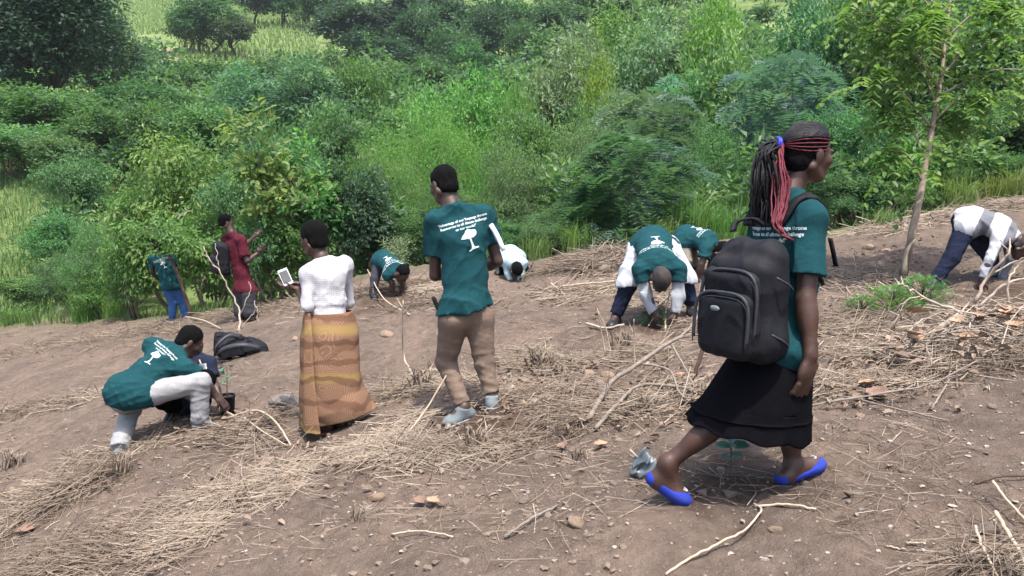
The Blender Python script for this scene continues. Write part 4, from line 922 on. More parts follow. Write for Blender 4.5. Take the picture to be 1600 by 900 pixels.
sh_o, sV, sQ = solid('shirt', S, M['green_cotton'], t1); back_print(sh_o, sV, sQ, J, .32, .14)
rings = [ring_px(1163, 520, 1262, 522, D0, .125), ring_px(1150, 548, 1264, 552, D0, .150), ring_px(1126, 585, 1265, 590, D0, .185), ring_px(1102, 622, 1264, 630, D0, .20), ring_px(1091, 636, 1263, 645, D0, .205), ring_px(1074, 656, 1262, 684, D0, .22)]
def wv(t, th): return 1+(.006+.030*t**2)*np.sin(9*th+1.5)*.6+(.002+.014*t**2)*np.sin(17*th+4*t)+.012*(np.abs(t-.83) < .02)
V, Q = loft(resample(rings, 44), 160, wv); V[:, 2] += np.where(np.arange(len(V)) >= 30*160, .008*np.sin(np.arange(len(V)) % 160*.35), 0); V, Q = shell(V, Q, 160); part('skirt', V, [Q], M['black_cloth'], t1)
V, Q = loft([(np.array(x[0])+np.array([0, 0, -.004]), np.array(x[1])*1.02, np.array(x[2])*1.02) for x in resample(rings[4:5]+[ring_px(1083, 637, 1263.5, 648, D0, .217)], 3)], 160, lambda t, th: 1+.026*np.sin(9*th+1.5)*.6+.012*np.sin(17*th+3.3)); V, Q = shell(V, Q, 160, .004); part('skirt_seam', V, [Q], M['black_cloth'], t1)
def flat_shoe(an, to, he):
    an, to, he = (np.array(x, float) for x in (an, to, he)); d = unit(to-he); s, u = perp(d)
    if u[2] < 0: u = -u
    S = Solid(.0045); cu = [(he+u*.016, u+d*.10), (he-u*.035, -u)]; S.cone(he, to-d*.05, .0375, .041, .02, None, 1, cu); S.ell(to-d*.046, (d*.062, s*.049, u*.034), .02, [(he-u*.035, -u)]); return S, d, s, u
for q in 'RL':
    S, d, s, u = flat_shoe(J['an'+q], J['to'+q], J['he'+q]); so_, V, Q = solid('shoe', S, M['blue_shoe'], t1)
    B = Bag(); c = J['to'+q]-d*.045+u*.037; an_ = np.linspace(0, 6.283, 14); B.tube(c+np.cos(an_)[:, None]*d*.013+np.sin(an_)[:, None]*s*.013, .0042, 6, False); B.tube([c-s*.012-d*.010, c+s*.010-d*.018], .0045, 6); V, f = B.out(); part('ornament', V, f, M['sole_white'], so_)
# her backpack
shirt_tree = BVHTree.FromPolygons([Vector(v) for v in sV], [tuple(q) for q in sQ])
def drape(line, n_, off):
    """lay a strap on the shirt: the path pulled to the cloth, and the direction across it"""
    q = smooth_line(line, n_); N_q = []
    for i in range(n_):
        h, nn, _, dd = shirt_tree.find_nearest(Vector(q[i])); N_q.append(np.array(nn))
        q[i] = np.array(h)+np.array(nn)*off
    for _ in range(3): q[1:-1] = (q[:-2]+2*q[1:-1]+q[2:])/4
    t_ = np.gradient(q, axis=0); return q, unit(np.cross(t_, np.array(N_q)))
bk = -np.array([.77, .64, 0]); sd = np.array([.64, -.77, 0]); up = unit(np.array([.045, 0, 1.0])); pc = np.array(P(1168, 464, D0-.16))
bp = thing('backpack', 'big black backpack with two front pockets on the walking woman', 'backpack', Vector(pc-up*.27))
S = Solid(.006); S.box(pc-bk*.035-up*.01, (sd*.155, bk*.085, up*.255), .08); S.box(pc+bk*.035-up*.035, (sd*.150, bk*.075, up*.215), .07, .03); S.ell(pc-up*.16, (sd*.185, bk*.11, up*.10), .06); S.fold(wrinkle(31, .014, .16)); solid('main_bag', S, M['nylon'], bp)
for nm, off, hz, hs, dep in (('upper_pocket', -.055, .185, .140, .040), ('front_pocket', -.100, .140, .134, .050)):
    S = Solid(.005); c = pc+bk*(.105 if nm[0] == 'u' else .135)+up*off; S.box(c, (sd*hs, bk*dep, up*hz), .055); S.fold(wrinkle(32, .010, .13)); o, V, Q = solid(nm, S, M['nylon'], bp)
    cc = c+bk*(dep-.012); th = np.linspace(-.25, math.pi+.25, 40); B = Bag(); e_ = .55
    pth = np.array([cc+sd*(hs*.97)*np.sign(math.cos(a))*abs(math.cos(a))**e_+up*((hz*.97)*np.sign(math.sin(a))*abs(math.sin(a))**e_) for a in th]); B.tube(pth, .0075, 6); B.tube(pth-up*.018+bk*.004, .003, 5); V, f = B.out(); part('zip', V, f, M['nylon_grey'], o)
S = Solid(.004); c = pc+bk*.190-up*.03-sd*.02; S.ell(c, (sd*.026, bk*.006, up*.013), .003); solid('badge', S, M['shoe_grey'], bp)
V, Q = ribbon(*drape([P(1204, 356, D0-.10), P(1228, 330, D0-.12), P(1256, 316, D0-.12), P(1281, 328, D0-.08), P(1291, 362, D0-.03), P(1292, 400, D0-.03), P(1282, 440, D0-.1)], 34, .012), .060, .013); part('shoulder_strap', V, [Q], M['nylon'], bp)
V, Q = ribbon(smooth_line([P(1170, 352, D0+.08), P(1180, 330, D0+.12), P(1200, 322, D0+.13), P(1212, 332, D0+.18), P(1222, 380, D0+.20)], 24), (.6, -.8, 0), .06, .014); part('shoulder_strap', V, [Q], M['nylon'], bp)
V, Q = ribbon(smooth_line([P(1297, 372, D0-.05), P(1302, 394, D0-.06), P(1306, 416, D0-.05)], 8), (.5, -.8, 0), .022, .005); part('strap_end', V, [Q], M['nylon'], bp)
V, Q = ribbon(smooth_line([P(1145, 362, D0-.15), P(1152, 346, D0-.12), P(1178, 342, D0-.1), P(1196, 354, D0-.08)], 14), bk, .03, .012); part('handle', V, [Q], M['nylon'], bp)
for a in (-.13, .1):
    V, f, t_ = tube(smooth_line([pc+sd*.16+up*a+bk*.05, pc+sd*.185+up*(a-.03), pc+sd*.17+up*(a-.06)-bk*.06], 8), .005, 6); part('side_cord', V, [f, t_], M['nylon_grey'], bp)

# ---- the standing man in the middle
D0 = 5.6
J = joints(D0, None, neck=(707, 324), shL=(679, 345, -.03), shR=(757, 337, .06), chest=(722, 376), mid=(728, 430), pelvis=(727, 478), elL=(680, 430, .06), wrL=(706, 424, .27), elR=(777, 408, .10), wrR=(746, 424, .32),
           hipL=(709, 500, -.02), hipR=(748, 498, .04), knL=(697, 566, .10), anL=(725, 638, -.02), toL=(693, 652, -.08), knR=(757, 568, .05), anR=(768, 638, .03), toR=(766, 641, .22), head=(693, 288, .04),
           handL=((.6, .7, .3), (.5, 0, .8), .5), handR=((-.7, .6, .2), (-.3, 0, .9), .5))
t2 = person('man in dark green shirt and khaki trousers standing with his back turned in the middle', J)
S = Solid(.007); at, E, hf, hr, hu = head(S, 1, J['head'], (-.62, .70, -.38), (-.12, .2, 1), 1.02); body(S, J, 1.0); solid('body', S, M['skin'], t2); eyes(at, hu, t2)
V, Q = cap_hair(.006, at, E, hf, hu, 1.02, 1.01, .012); part('hair', V, [Q], M['hair'], t2)
S = Solid(.007); tshirt(S, J, 1.0, .030, (P(735, 480, D0), (.20, 0, -1)), .64, .022, .012); S.fold(wrinkle(6, .017, .13, (1.2, 1.2, .45))); S.fold(wrinkle(46, .006, .05, (1.1, 1.1, .5))); sh_o, sV, sQ = solid('shirt', S, M['green_cotton'], t2); back_print(sh_o, sV, sQ, J, .33, .10, .16, .04)
S = Solid(.007); trousers(S, J, 1.0, .012, (P(728, 462, D0), (0, 0, 1)), .97, .062, .050); solid('trousers', S, M['khaki'], t2)
for q in 'LR':
    o_ = shoe(.005, J['an'+q], J['to'+q], 1.0, -.01, True); so_ = part('shoe', *[o_[0][0], [o_[0][1]]], M['shoe_grey'], t2); part('sole', o_[1][0], [o_[1][1]], M['sole_white'], so_)
S = Solid(.004); S.box(P(681, 474, D0-.03), (V3(.010, 0, .004), V3(0, .035, 0), V3(.006, 0, .040)), .006); ph = thing('wallet', 'black wallet sticking out of the side pocket of the khaki trousers', 'wallet', P(681, 474, D0-.03)); solid('cover', S, M['nylon'], ph)
a, b = P(767, 351, D0-.02), P(787, 391, D0-.05); pp = thing('paper_roll', 'rolled white paper tucked under the right arm of the standing man', 'paper', b)
V, f, c_ = tube(smooth_line([a, (a+b)/2+Vector((.003, 0, .003)), b], 6), [.016, .0165, .017, .0165, .016, .0165], 10); part('roll', V, [f, c_], M['paper'], pp)

# ---- the woman with the phone
D0 = 6.16
J = joints(D0, (-.75, .66, 0), 1.0, neck=(503, 404, .0), shL=(481, 428, -.10), shR=(539, 413, .12), chest=(512, 440), mid=(515, 474), pelvis=(514, 508), elL=(481, 478, -.14), wrL=(466, 452, -.04), elR=(545, 474, .22), wrR=(470, 444, .20),
           hipL=(502, 520, -.06), hipR=(526, 520, .06), knL=(505, 590, -.06), anL=(508, 658, -.02), toL=(486, 668, .05), knR=(527, 588, .05), anR=(530, 655, .03), toR=(512, 664, .12), head=(490, 373, .02),
           handL=((-1, .25, .12), (.1, .3, 1), .5), handR=((-1, -.1, .10), (.1, .3, 1), .5))
t3 = person('woman in white knitted top and patterned brown wrap looking at her phone', J)
S = Solid(.007); at, E, hf, hr, hu = head(S, 1, J['head'], (-.80, .55, -.25), (-.14, .1, 1), 1.02); body(S, J, .95, fem=True); solid('body', S, M['skin_warm'], t3); eyes(at, hu, t3)
V, Q = cap_hair(.006, at, E, hf, hu, 1.02, 1.10, .012); part('hair', V, [Q], M['hair'], t3)
m, n, bs, out = new_mat('white_knit'); tc = n.nodes.new('ShaderNodeTexCoord'); vo = n.nodes.new('ShaderNodeTexVoronoi'); vo.inputs['Scale'].default_value = 75; vo.inputs['Randomness'].default_value = .15
n.links.new(tc.outputs['Object'], vo.inputs['Vector']); c = ramp(n, vo.outputs['Distance'], [(.1, (.37, .365, .395)), (.6, (.46, .455, .475))]); n.links.new(c, bs.inputs['Base Color']); bs.inputs['Roughness'].default_value = .9; bump(n, bs, vo.outputs['Distance'], .35, .006); M['white_knit'] = m
S = Solid(.007); tshirt(S, J, .95, .022, (P(514, 490, D0), (.05, 0, -1)), .42, 0, -.012, long=True, fem=True); S.fold(wrinkle(8, .009, .10, (.6, .6, 1.3))); S.fold(wrinkle(9, .012, .07, (.3, .3, 2), np.array(P(514, 478, D0)), .14)); solid('top', S, M['white_knit'], t3)
m, n, bs, out = new_mat('patterned_wrap'); tc = n.nodes.new('ShaderNodeTexCoord'); vo = n.nodes.new('ShaderNodeTexVoronoi'); vo.inputs['Scale'].default_value = 5.2; vo.inputs['Randomness'].default_value = .6
nzv = n.nodes.new('ShaderNodeTexNoise'); nzv.inputs['Scale'].default_value = 5; n.links.new(tc.outputs['Object'], nzv.inputs['Vector']); vm = n.nodes.new('ShaderNodeVectorMath'); vm.operation = 'MULTIPLY_ADD'; n.links.new(nzv.outputs['Color'], vm.inputs[0]); vm.inputs[1].default_value = (.12, .12, .12); n.links.new(tc.outputs['Object'], vm.inputs[2]); n.links.new(vm.outputs[0], vo.inputs['Vector'])
mt = n.nodes.new('ShaderNodeMath'); mt.operation = 'MULTIPLY'; mt.inputs[1].default_value = 105; n.links.new(vo.outputs['Distance'], mt.inputs[0]); ms = n.nodes.new('ShaderNodeMath'); ms.operation = 'SINE'; n.links.new(mt.outputs[0], ms.inputs[0])
c = ramp(n, ms.outputs[0], [(.2, (.175, .098, .060)), (.9, (.245, .150, .100))]); sx = n.nodes.new('ShaderNodeSeparateXYZ'); n.links.new(tc.outputs['Object'], sx.inputs[0])
wz = n.nodes.new('ShaderNodeTexWave'); wz.bands_direction = 'Z'; wz.inputs['Scale'].default_value = .95; wz.inputs['Distortion'].default_value = 2.2; wz.inputs['Phase Offset'].default_value = 1.7; n.links.new(tc.outputs['Object'], wz.inputs['Vector'])
c = mix(n, c, (.27, .19, .06), ramp(n, wz.outputs['Fac'], [(.84, (0, 0, 0)), (.98, (.6, .6, .6))])); n.links.new(c, bs.inputs['Base Color']); pass
wd_ = n.nodes.new('ShaderNodeTexWave'); wd_.bands_direction = 'Z'; wd_.inputs['Scale'].default_value = 2.1; wd_.inputs['Distortion'].default_value = 5.5; wd_.inputs['Detail Scale'].default_value = 1.6; n.links.new(tc.outputs['Object'], wd_.inputs['Vector'])
c = mix(n, c, (.105, .055, .035), ramp(n, wd_.outputs['Fac'], [(.70, (0, 0, 0)), (.92, (.75, .75, .75))])); n.links.new(c, bs.inputs['Base Color']); bs.inputs['Roughness'].default_value = .9; bs.inputs['Specular IOR Level'].default_value = .1; bump(n, bs, noise(n, 40, 4), .4, .005); M['wrap'] = m
rings = [ring_px(478, 488, 549, 486, D0, .125), ring_px(475, 500, 553, 500, D0, .15), ring_px(473, 525, 558, 522, D0, .175), ring_px(473, 560, 558, 550, D0, .18), ring_px(473, 595, 561, 580, D0, .185), ring_px(472, 630, 566, 606, D0, .19), ring_px(471, 648, 574, 622, D0, .19), ring_px(472, 664, 583, 640, D0, .17)]
def wv(t, th):
    z = t*6.4+.55*np.sin(th*2+1)-.45*np.cos(th)+.25*np.sin(5*th); return 1+.05*np.abs(np.sin(z*math.pi*.5))**.6*np.minimum(1, t*4)+.010*np.sin(31*th)*(t < .12)+.045*np.sin(5*th+7*t)*t+.03*np.exp(-((th-4.05-.25*t)/.10)**2)
V, Q = loft(resample(rings, 70), 150, wv); V, Q = shell(V, Q, 150); part('wrap_skirt', V, [Q], M['wrap'], t3)
ed = [(479, 489, -.15), (480, 520, -.18), (480, 560, -.19), (481, 600, -.20), (483, 640, -.205), (486, 677, -.21)]
pl_ = smooth_line([P(u, v, D0+dd) for u, v, dd in ed], 30); wd = np.linspace(.06, .155, 30); V = []; s_ = np.array([.88, -.20, 0]); 
for p, w_ in zip(pl_, wd): V += [p-s_*w_*.5+np.array([.0, .05, 0]), p-s_*w_*.25+np.array([0, -.008, 0]), p, p+s_*w_*.3+np.array([0, -.012, 0]), p+s_*w_*.5]
V = np.array(V); i = np.arange(29)[:, None]*5; j = np.arange(4)[None]; Q = np.stack([i+j, i+j+1, i+6+j, i+5+j], -1).reshape(-1, 4); W = V+np.array([0, .008, 0]); part('wrap_panel', np.vstack([V, W]), [np.vstack([Q, Q[:, ::-1]+len(V)])], M['wrap'], t3)
M['sandal'] = plain('sandal', (.28, .10, .06), None, 20, .7, 0, 0)
for q in 'LR':
    S = Solid(.006); an, to = J['an'+q], J['to'+q]; he = heel(an, to); d = unit(to-he); s, u = perp(d); u = u if u[2] > 0 else -u; S.box((he+to)/2-u*.038, (d*.125, s*.045, u*.010), .008); so_, _, _ = solid('sandal', S, M['sandal'], t3)
    V, Qd = ribbon([to-d*.07+s*.042-u*.03, to-d*.07+s*.02+u*.028, to-d*.07-s*.02+u*.028, to-d*.07-s*.042-u*.03], d, .03, .004); part('strap', V, [Qd], M['sandal'], so_)
px_ = unit(np.array(P(449, 419, D0))-np.array(P(434, 425, D0-.02))); py_ = unit(np.array(P(436, 426, D0))-np.array(P(447, 447, D0-.035))); py_ = unit(py_-px_*(py_@px_)); pz_ = np.cross(px_, py_); pc = np.array(P(446, 433, D0+.01))
pz_ = pz_ if pz_[1] < 0 else -pz_
tp = thing('phone', 'white smartphone with a dark screen in the hands of the woman in white', 'phone', Vector(pc)); S = Solid(.003); S.box(pc, (px_*.036, py_*.068, pz_*.0055), .005); solid('case', S, M['paper'], tp)
M['screen'] = plain('screen', (.05, .055, .06), None, 5, .12, 0, 0, spec=.6); S = Solid(.003); S.box(pc+pz_*.004, (px_*.0315, py_*.052, pz_*.0035), .002); solid('screen', S, M['screen'], tp)

# ---- the squatting man on the left, and the person crouching behind his knee
D0 = 6.7
J = joints(D0, None, neck=(282, 549, .12), shL=(238, 541, .16), shR=(291, 577, -.02), chest=(258, 565, .06), mid=(230, 588, -.02), pelvis=(204, 612, -.08), elR=(318, 594, .06), wrR=(336, 617, .10), elL=(300, 570, .34), wrL=(330, 610, .30),
           hipR=(222, 618, -.10), hipL=(192, 622, -.12), knR=(313, 597, -.04), anR=(312, 652, .0), toR=(330, 660, .06), knL=(204, 640, .16), anL=(186, 684, -.20), toL=(194, 690, -.06), head=(297, 533, .15),
           handR=((.6, .1, -.7), (-.3, .3, -.6), .7), handL=((.6, -.3, -.7), (-.2, -.5, -.6), .7))
t4 = person('man in dark green shirt and white trousers squatting by the potted seedling', J)
S = Solid(.007); at, E, hf, hr, hu = head(S, 1, J['head'], (.72, .38, -.62), (.45, .25, .80), 1.0); body(S, J, 1.0); solid('body', S, M['skin'], t4); eyes(at, hu, t4)
V, Q = cap_hair(.006, at, E, hf, hu, 1.0, 1.02, .012); part('hair', V, [Q], M['hair'], t4)
S = Solid(.007); tshirt(S, J, 1.0, .034, (P(196, 634, D0-.1), (-.10, -.2, -1)), .60, .02, .0); S.ell(P(205, 612, D0-.10), (V3(.19, 0, .04), V3(0, .17, 0), V3(0, 0, .15)), .05, [(P(200, 638, D0-.1), (.25, -.1, -1))]); S.fold(wrinkle(16, .016, .13)); S.fold(wrinkle(47, .006, .05)); sh_o, sV, sQ = solid('shirt', S, M['green_cotton'], t4); back_print(sh_o, sV, sQ, J, .29, .075, 0, -.02)
S = Solid(.007); trousers(S, J, 1.0, .014, None, 1.10, .068, .062); solid('trousers', S, M['white_denim'], t4)
for q in 'LR': o_ = shoe(.006, J['an'+q], J['to'+q], .98, 0); part('shoe', o_[0][0], [o_[0][1]], M['shoe_grey'], t4)
D0 = 7.15
J = joints(D0, None, neck=(304, 556, .06), shR=(278, 570, .05), shL=(325, 568, .0), chest=(302, 580, .05), mid=(296, 605, .14), pelvis=(292, 626, .2), elL=(333, 598, -.05), wrL=(344, 620, -.16), elR=(262, 600, .0), wrR=(300, 625, -.2), hipL=(305, 630, .18), hipR=(280, 630, .18),
           knL=(322, 592, -.12), anL=(318, 652, .0), toL=(322, 660, -.15), knR=(256, 626, -.10), anR=(270, 656, .08), toR=(262, 662, -.06), head=(301, 538, .02), handL=((.3, -.5, -.6), (-.5, -.4, 0), .6), handR=((.7, -.4, -.4), (0, -.3, -.9), .6))
t5 = person('person in dark navy clothes crouching half hidden behind the squatting man', J)
S = Solid(.009); at, E, hf, hr, hu = head(S, 1, J['head'], (.2, -.75, -.6), (.1, -.4, .8), .98); body(S, J, .95); solid('body', S, M['skin'], t5); V, Q = cap_hair(.008, at, E, hf, hu, .98, 1.02); part('hair', V, [Q], M['hair'], t5); eyes(at, hu, t5)
S = Solid(.009); tshirt(S, J, .95, .03, None, .75, .02, .0); S.fold(wrinkle(17, .010, .1)); solid('shirt', S, M['navy'], t5)
S = Solid(.009); trousers(S, J, .95, .016); solid('trousers', S, M['black_cloth'], t5)
for q in 'LR': o_ = shoe(.008, J['an'+q], J['to'+q], .95); part('shoe', o_[0][0], [o_[0][1]], M['shoe_black'], t5)
S = Solid(.004); S.box(P(317, 573, D0-.16), (V3(.032, 0, .004), V3(0, .003, 0), V3(-.003, 0, .026)), .002); solid('name_card', S, M['paper'], t5)

# ---- maroon shirt, by the bushes
D0 = 12.9
J = joints(D0, (.8, .6, 0), neck=(361, 364), shR=(377, 376, -.13), shL=(354, 374, .13), chest=(369, 390), mid=(376, 425), pelvis=(382, 452), elR=(386, 408, -.14), wrR=(402, 396, -.02), elL=(380, 386, .22), wrL=(397, 370, .24), hipR=(389, 458, -.07), hipL=(376, 458, .07), knR=(390, 488, -.06), anR=(394, 514, -.04), toR=(405, 520, .05), knL=(376, 488, .07), anL=(377, 512, .08), toL=(388, 517, .16), head=(353, 347),
           handR=((.7, .1, .6), (-.2, .7, .3), .4), handL=((.7, .1, .6), (0, -.6, .3), .4))
t6 = person('man in maroon shirt and grey trousers reaching into the bushes on the left', J)
S = Solid(.010); at, E, hf, hr, hu = head(S, 1, J['head'], (.8, .55, -.1), (0, 0, 1), 1.0); body(S, J, 1.02); solid('body', S, M['skin'], t6); V, Q = cap_hair(.009, at, E, hf, hu, 1, 1.04); part('cap', V, [Q], M['black_cloth'], t6); eyes(at, hu, t6)
S = Solid(.010); tshirt(S, J, 1.02, .04, (P(382, 455, D0), (0, 0, -1)), .8, .02, .0); S.fold(wrinkle(21, .016, .12)); solid('shirt', S, M['maroon'], t6)
S = Solid(.010); trousers(S, J, 1.02, .03, None, 1.0, .075, .075); solid('trousers', S, M['grey_trousers'], t6)
for q in 'LR': o_ = shoe(.009, J['an'+q], J['to'+q], 1); part('shoe', o_[0][0], [o_[0][1]], M['shoe_black'], t6)
pc = np.array(P(346, 404, D0-.02)); bk = np.array([-.8, -.6, 0]); sd = np.array([.6, -.8, 0]); up = np.array([.12, 0, 1.0])
b2 = thing('backpack', 'dark backpack on the man in the maroon shirt', 'backpack', Vector(pc-up*.25)); S = Solid(.012); S.box(pc, (sd*.16, bk*.10, up*.25), .07); S.fold(wrinkle(22, .012, .12)); solid('main_bag', S, M['nylon'], b2); S = Solid(.012); S.box(pc+bk*.09-up*.08, (sd*.13, bk*.05, up*.13), .045); solid('front_pocket', S, M['nylon'], b2)
for s_ in (-.10, .10):
    V, Q = ribbon(smooth_line([pc-bk*.10+up*.2+sd*s_, np.array(P(362, 364, D0))+sd*s_*1.1, np.array(P(376, 385, D0+.02))+sd*s_], 10), sd, .06, .014); part('shoulder_strap', V, [Q], M['nylon'], b2)

# ---- blue jeans, far left
D0 = 15.9
J = joints(D0, None, neck=(250, 398), shL=(237, 403, -.03), shR=(268, 402, .06), chest=(255, 410), mid=(261, 428), pelvis=(268, 444), elL=(238, 425, .05), wrL=(246, 436, .2), elR=(276, 420, .1), wrR=(272, 408, .3), hipL=(263, 450, -.02), hipR=(276, 449, .04), knL=(270, 474, .04), anL=(269, 497, -.02), toL=(264, 502, -.16), knR=(284, 472, .10), anR=(289, 493, .08), toR=(288, 496, .25), head=(246, 384),
           handL=((0, 1, 0), (0, 0, 1)), handR=((0, 1, 0), (0, 0, 1)))
t7 = person('man in dark green shirt and blue jeans half hidden under the bright green bush', J)
S = Solid(.012); at, E, hf, hr, hu = head(S, 1, J['head'], (-.4, .9, 0), (0, 0, 1), 1.0); body(S, J, .98); solid('body', S, M['skin'], t7); V, Q = cap_hair(.011, at, E, hf, hu, 1, 1.02); part('hair', V, [Q], M['hair'], t7)
S = Solid(.012); tshirt(S, J, .98, .04, (P(266, 452, D0), (0, 0, -1)), .7, .02, .0); S.fold(wrinkle(23, .014, .12)); sh_o, sV, sQ = solid('shirt', S, M['green_cotton'], t7); back_print(sh_o, sV, sQ, J, .30, .10)
S = Solid(.012); trousers(S, J, .98, .02); solid('trousers', S, M['jeans'], t7)
for q in 'LR': o_ = shoe(.011, J['an'+q], J['to'+q], 1); part('shoe', o_[0][0], [o_[0][1]], M['jeans'], t7)

# ---- far bender in green, left of the standing man
D0 = 11.1
J = joints(D0, None, pelvis=(597, 405, .16), mid=(603, 407, .02), chest=(611, 415, -.10), neck=(620, 428, -.22), shR=(605, 430, -.18), shL=(628, 418, -.06), elR=(613, 443, -.16), wrR=(614, 456, -.12), elL=(629, 436, -.05), wrL=(630, 452, -.02), hipR=(592, 411, .12), hipL=(604, 411, .26), knR=(586, 436, .05), anR=(583, 461, .02), toR=(587, 467, -.12), knL=(624, 430, .30), anL=(628, 455, .22), toL=(634, 460, .1), head=(629, 427, -.25),
           handR=((0, 0, -1), (0, 1, 0)), handL=((0, 0, -1), (0, 1, 0)))
t8 = person('far person in dark green shirt bending over beside the small grey-green shrub', J)
S = Solid(.010); at, E, hf, hr, hu = head(S, 1, J['head'], (.5, -.3, -.8), (.7, -.5, .4), .95); body(S, J, .88); solid('body', S, M['skin'], t8); V, Q = cap_hair(.009, at, E, hf, hu, .95, 1.02); part('hair', V, [Q], M['hair'], t8)
S = Solid(.010); tshirt(S, J, .85, .018, (P(591, 409, D0+.16), J['pelvis']-J['mid']), .5, .02, .0); S.fold(wrinkle(24, .012, .12)); sh_o, sV, sQ = solid('shirt', S, M['green_cotton'], t8); back_print(sh_o, sV, sQ, J, .31, .10)
S = Solid(.010); trousers(S, J, .85, .010); solid('trousers', S, M['grey_trousers'], t8)
for q in 'LR': o_ = shoe(.009, J['an'+q], J['to'+q], 1); part('shoe', o_[0][0], [o_[0][1]], M['shoe_black'], t8)

# ---- far bender in pale blue
D0 = 11.6
J = joints(D0, None, pelvis=(797, 399, .24), mid=(799, 402, .05), chest=(802, 408, -.10), neck=(806, 415, -.22), shR=(791, 409, -.15), shL=(816, 411, -.15), elR=(793, 427, -.15), wrR=(798, 440, -.15), elL=(814, 429, -.15), wrL=(812, 442, -.15), hipR=(788, 403, .25), hipL=(809, 403, .25), knR=(784, 424, .18), anR=(779, 444, .22), toR=(777, 450, .08), knL=(820, 422, .18), anL=(826, 441, .22), toL=(829, 446, .08), head=(808, 421, -.30),
           handR=((0, 0, -1), (0, 1, 0)), handL=((0, 0, -1), (0, 1, 0)))
t9 = person('far person in pale blue shirt and dark trousers bending forward behind the standing man', J)
S = Solid(.010); at, E, hf, hr, hu = head(S, 1, J['head'], (.1, .15, -1), (.1, -.9, -.2), .95); body(S, J, .97); solid('body', S, M['skin'], t9); V, Q = cap_hair(.009, at, E, hf, hu, .95, 1.03); part('hair', V, [Q], M['hair'], t9)
S = Solid(.010); tshirt(S, J, .97, .03, (P(796, 396, D0+.30), J['pelvis']-J['mid']), .85, .0, .0, long=True); S.fold(wrinkle(25, .012, .12)); solid('shirt', S, M['pale_blue'], t9)
S = Solid(.010); trousers(S, J, .97, .018); solid('trousers', S, M['black_cloth'], t9)
for q in 'LR': o_ = shoe(.009, J['an'+q], J['to'+q], 1); part('shoe', o_[0][0], [o_[0][1]], M['shoe_black'], t9)

# ---- bent man in white coat under a green shirt
D0 = 7.5
J = joints(D0, None, pelvis=(1020, 378, .28), mid=(1021, 387, .06), chest=(1027, 407, -.14), neck=(1032, 426, -.24), shR=(1001, 422, -.20), shL=(1060, 421, -.20), elR=(1010, 460, -.20), wrR=(1022, 488, -.20), elL=(1060, 462, -.20), wrL=(1054, 490, -.20), hipR=(1001, 390, .28), hipL=(1042, 390, .28),
           knR=(981, 446, .06), anR=(962, 494, .10), toR=(953, 507, -.06), knL=(1070, 440, .10), anL=(1081, 482, .16), toL=(1086, 496, .0), head=(1033, 437, -.33), handR=((.15, -.1, -1), (.4, .6, 0), .5), handL=((-.1, -.1, -1), (-.4, .6, 0), .5))
t10 = person('bent man in dark green shirt over a white coat planting a seedling with both hands', J)
S = Solid(.008); at, E, hf, hr, hu = head(S, 1, J['head'], (0, .10, -1), (0, -.98, -.2), 1.03); body(S, J, 1.0); solid('body', S, M['skin'], t10); eyes(at, hu, t10)
V, Q = cap_hair(.007, at, E, hf, hu, 1.03, .985, .01); M['short_hair'] = plain('short_hair', (.045, .036, .034), (.025, .02, .02), 60, .8, 300, .6, .004); part('hair', V, [Q], M['short_hair'], t10)
S = Solid(.008); tshirt(S, J, 1.0, .034, (P(1020, 372, D0+.34), J['pelvis']-J['mid']), .50, .018, .0); S.fold(wrinkle(26, .012, .12)); sh_o, sV, sQ = solid('shirt', S, M['green_cotton'], t10); back_print(sh_o, sV, sQ, J, .36, .15)
S = Solid(.008)
for q in 'LR':
    hp, kn, sh, el, wr = (np.array(J[k_+q]) for k_ in ('hip', 'kn', 'sh', 'el', 'wr')); S.cone(J['pelvis'], hp, .14, .125, .05); S.cone(hp, kn, .125, .118, .04, None, 1, [(hp+(kn-hp)*1.04, (0, 0, -1))]); S.cone(sh, el, .058, .058, .02); S.cone(el, el+(wr-el)*1.1, .056, .042, .02, None, 1, [(el+(wr-el)*.98, wr-el)])
    S.cone(hp+np.array([0, -.05, -.05]), np.array(J['sh'+q])+np.array([0, .12, -.06]), .06, .05, .05)
S.cone(J['pelvis']+np.array([0, -.1, -.12]), np.array(J['chest'])+np.array([0, .05, -.14]), .10, .09, .06, (0, .3, 1), .5); S.fold(wrinkle(27, .020, .09, (1, 1, .6))); solid('coat', S, M['white_cotton'], t10)
S = Solid(.008); trousers(S, J, 1.0, .016); solid('trousers', S, M['navy'], t10)
for q in 'LR': o_ = shoe(.006, J['an'+q], J['to'+q], 1.02, -.01); part('shoe', o_[0][0], [o_[0][1]], M['shoe_black'], t10)

# ---- second bender in green with beige trousers
D0 = 9.6
J = joints(D0, None, pelvis=(1072, 372, .15), mid=(1084, 370, .05), chest=(1100, 376, -.05), neck=(1116, 386, -.10), shR=(1104, 390, -.24), shL=(1110, 370, .15), elR=(1096, 412, -.26), wrR=(1091, 434, -.22), elL=(1112, 410, .1), wrL=(1106, 433, .08), hipR=(1067, 382, .04), hipL=(1074, 381, .26), knR=(1071, 408, -.02), anR=(1060, 436, .05), toR=(1070, 443, -.06), knL=(1080, 407, .22), anL=(1084, 434, .26), toL=(1094, 440, .18), head=(1127, 394, -.14),
           handR=((0, 0, -1), (.7, .7, 0)), handL=((0, 0, -1), (.7, -.5, 0)))
t11 = person('person in dark green shirt and beige trousers bending left of the black backpack', J)
S = Solid(.009); at, E, hf, hr, hu = head(S, 1, J['head'], (.45, -.1, -.9), (.85, -.2, .4), .98); body(S, J, .97); solid('body', S, M['skin'], t11); V, Q = cap_hair(.009, at, E, hf, hu, .98, 1.02); part('hair', V, [Q], M['hair'], t11)
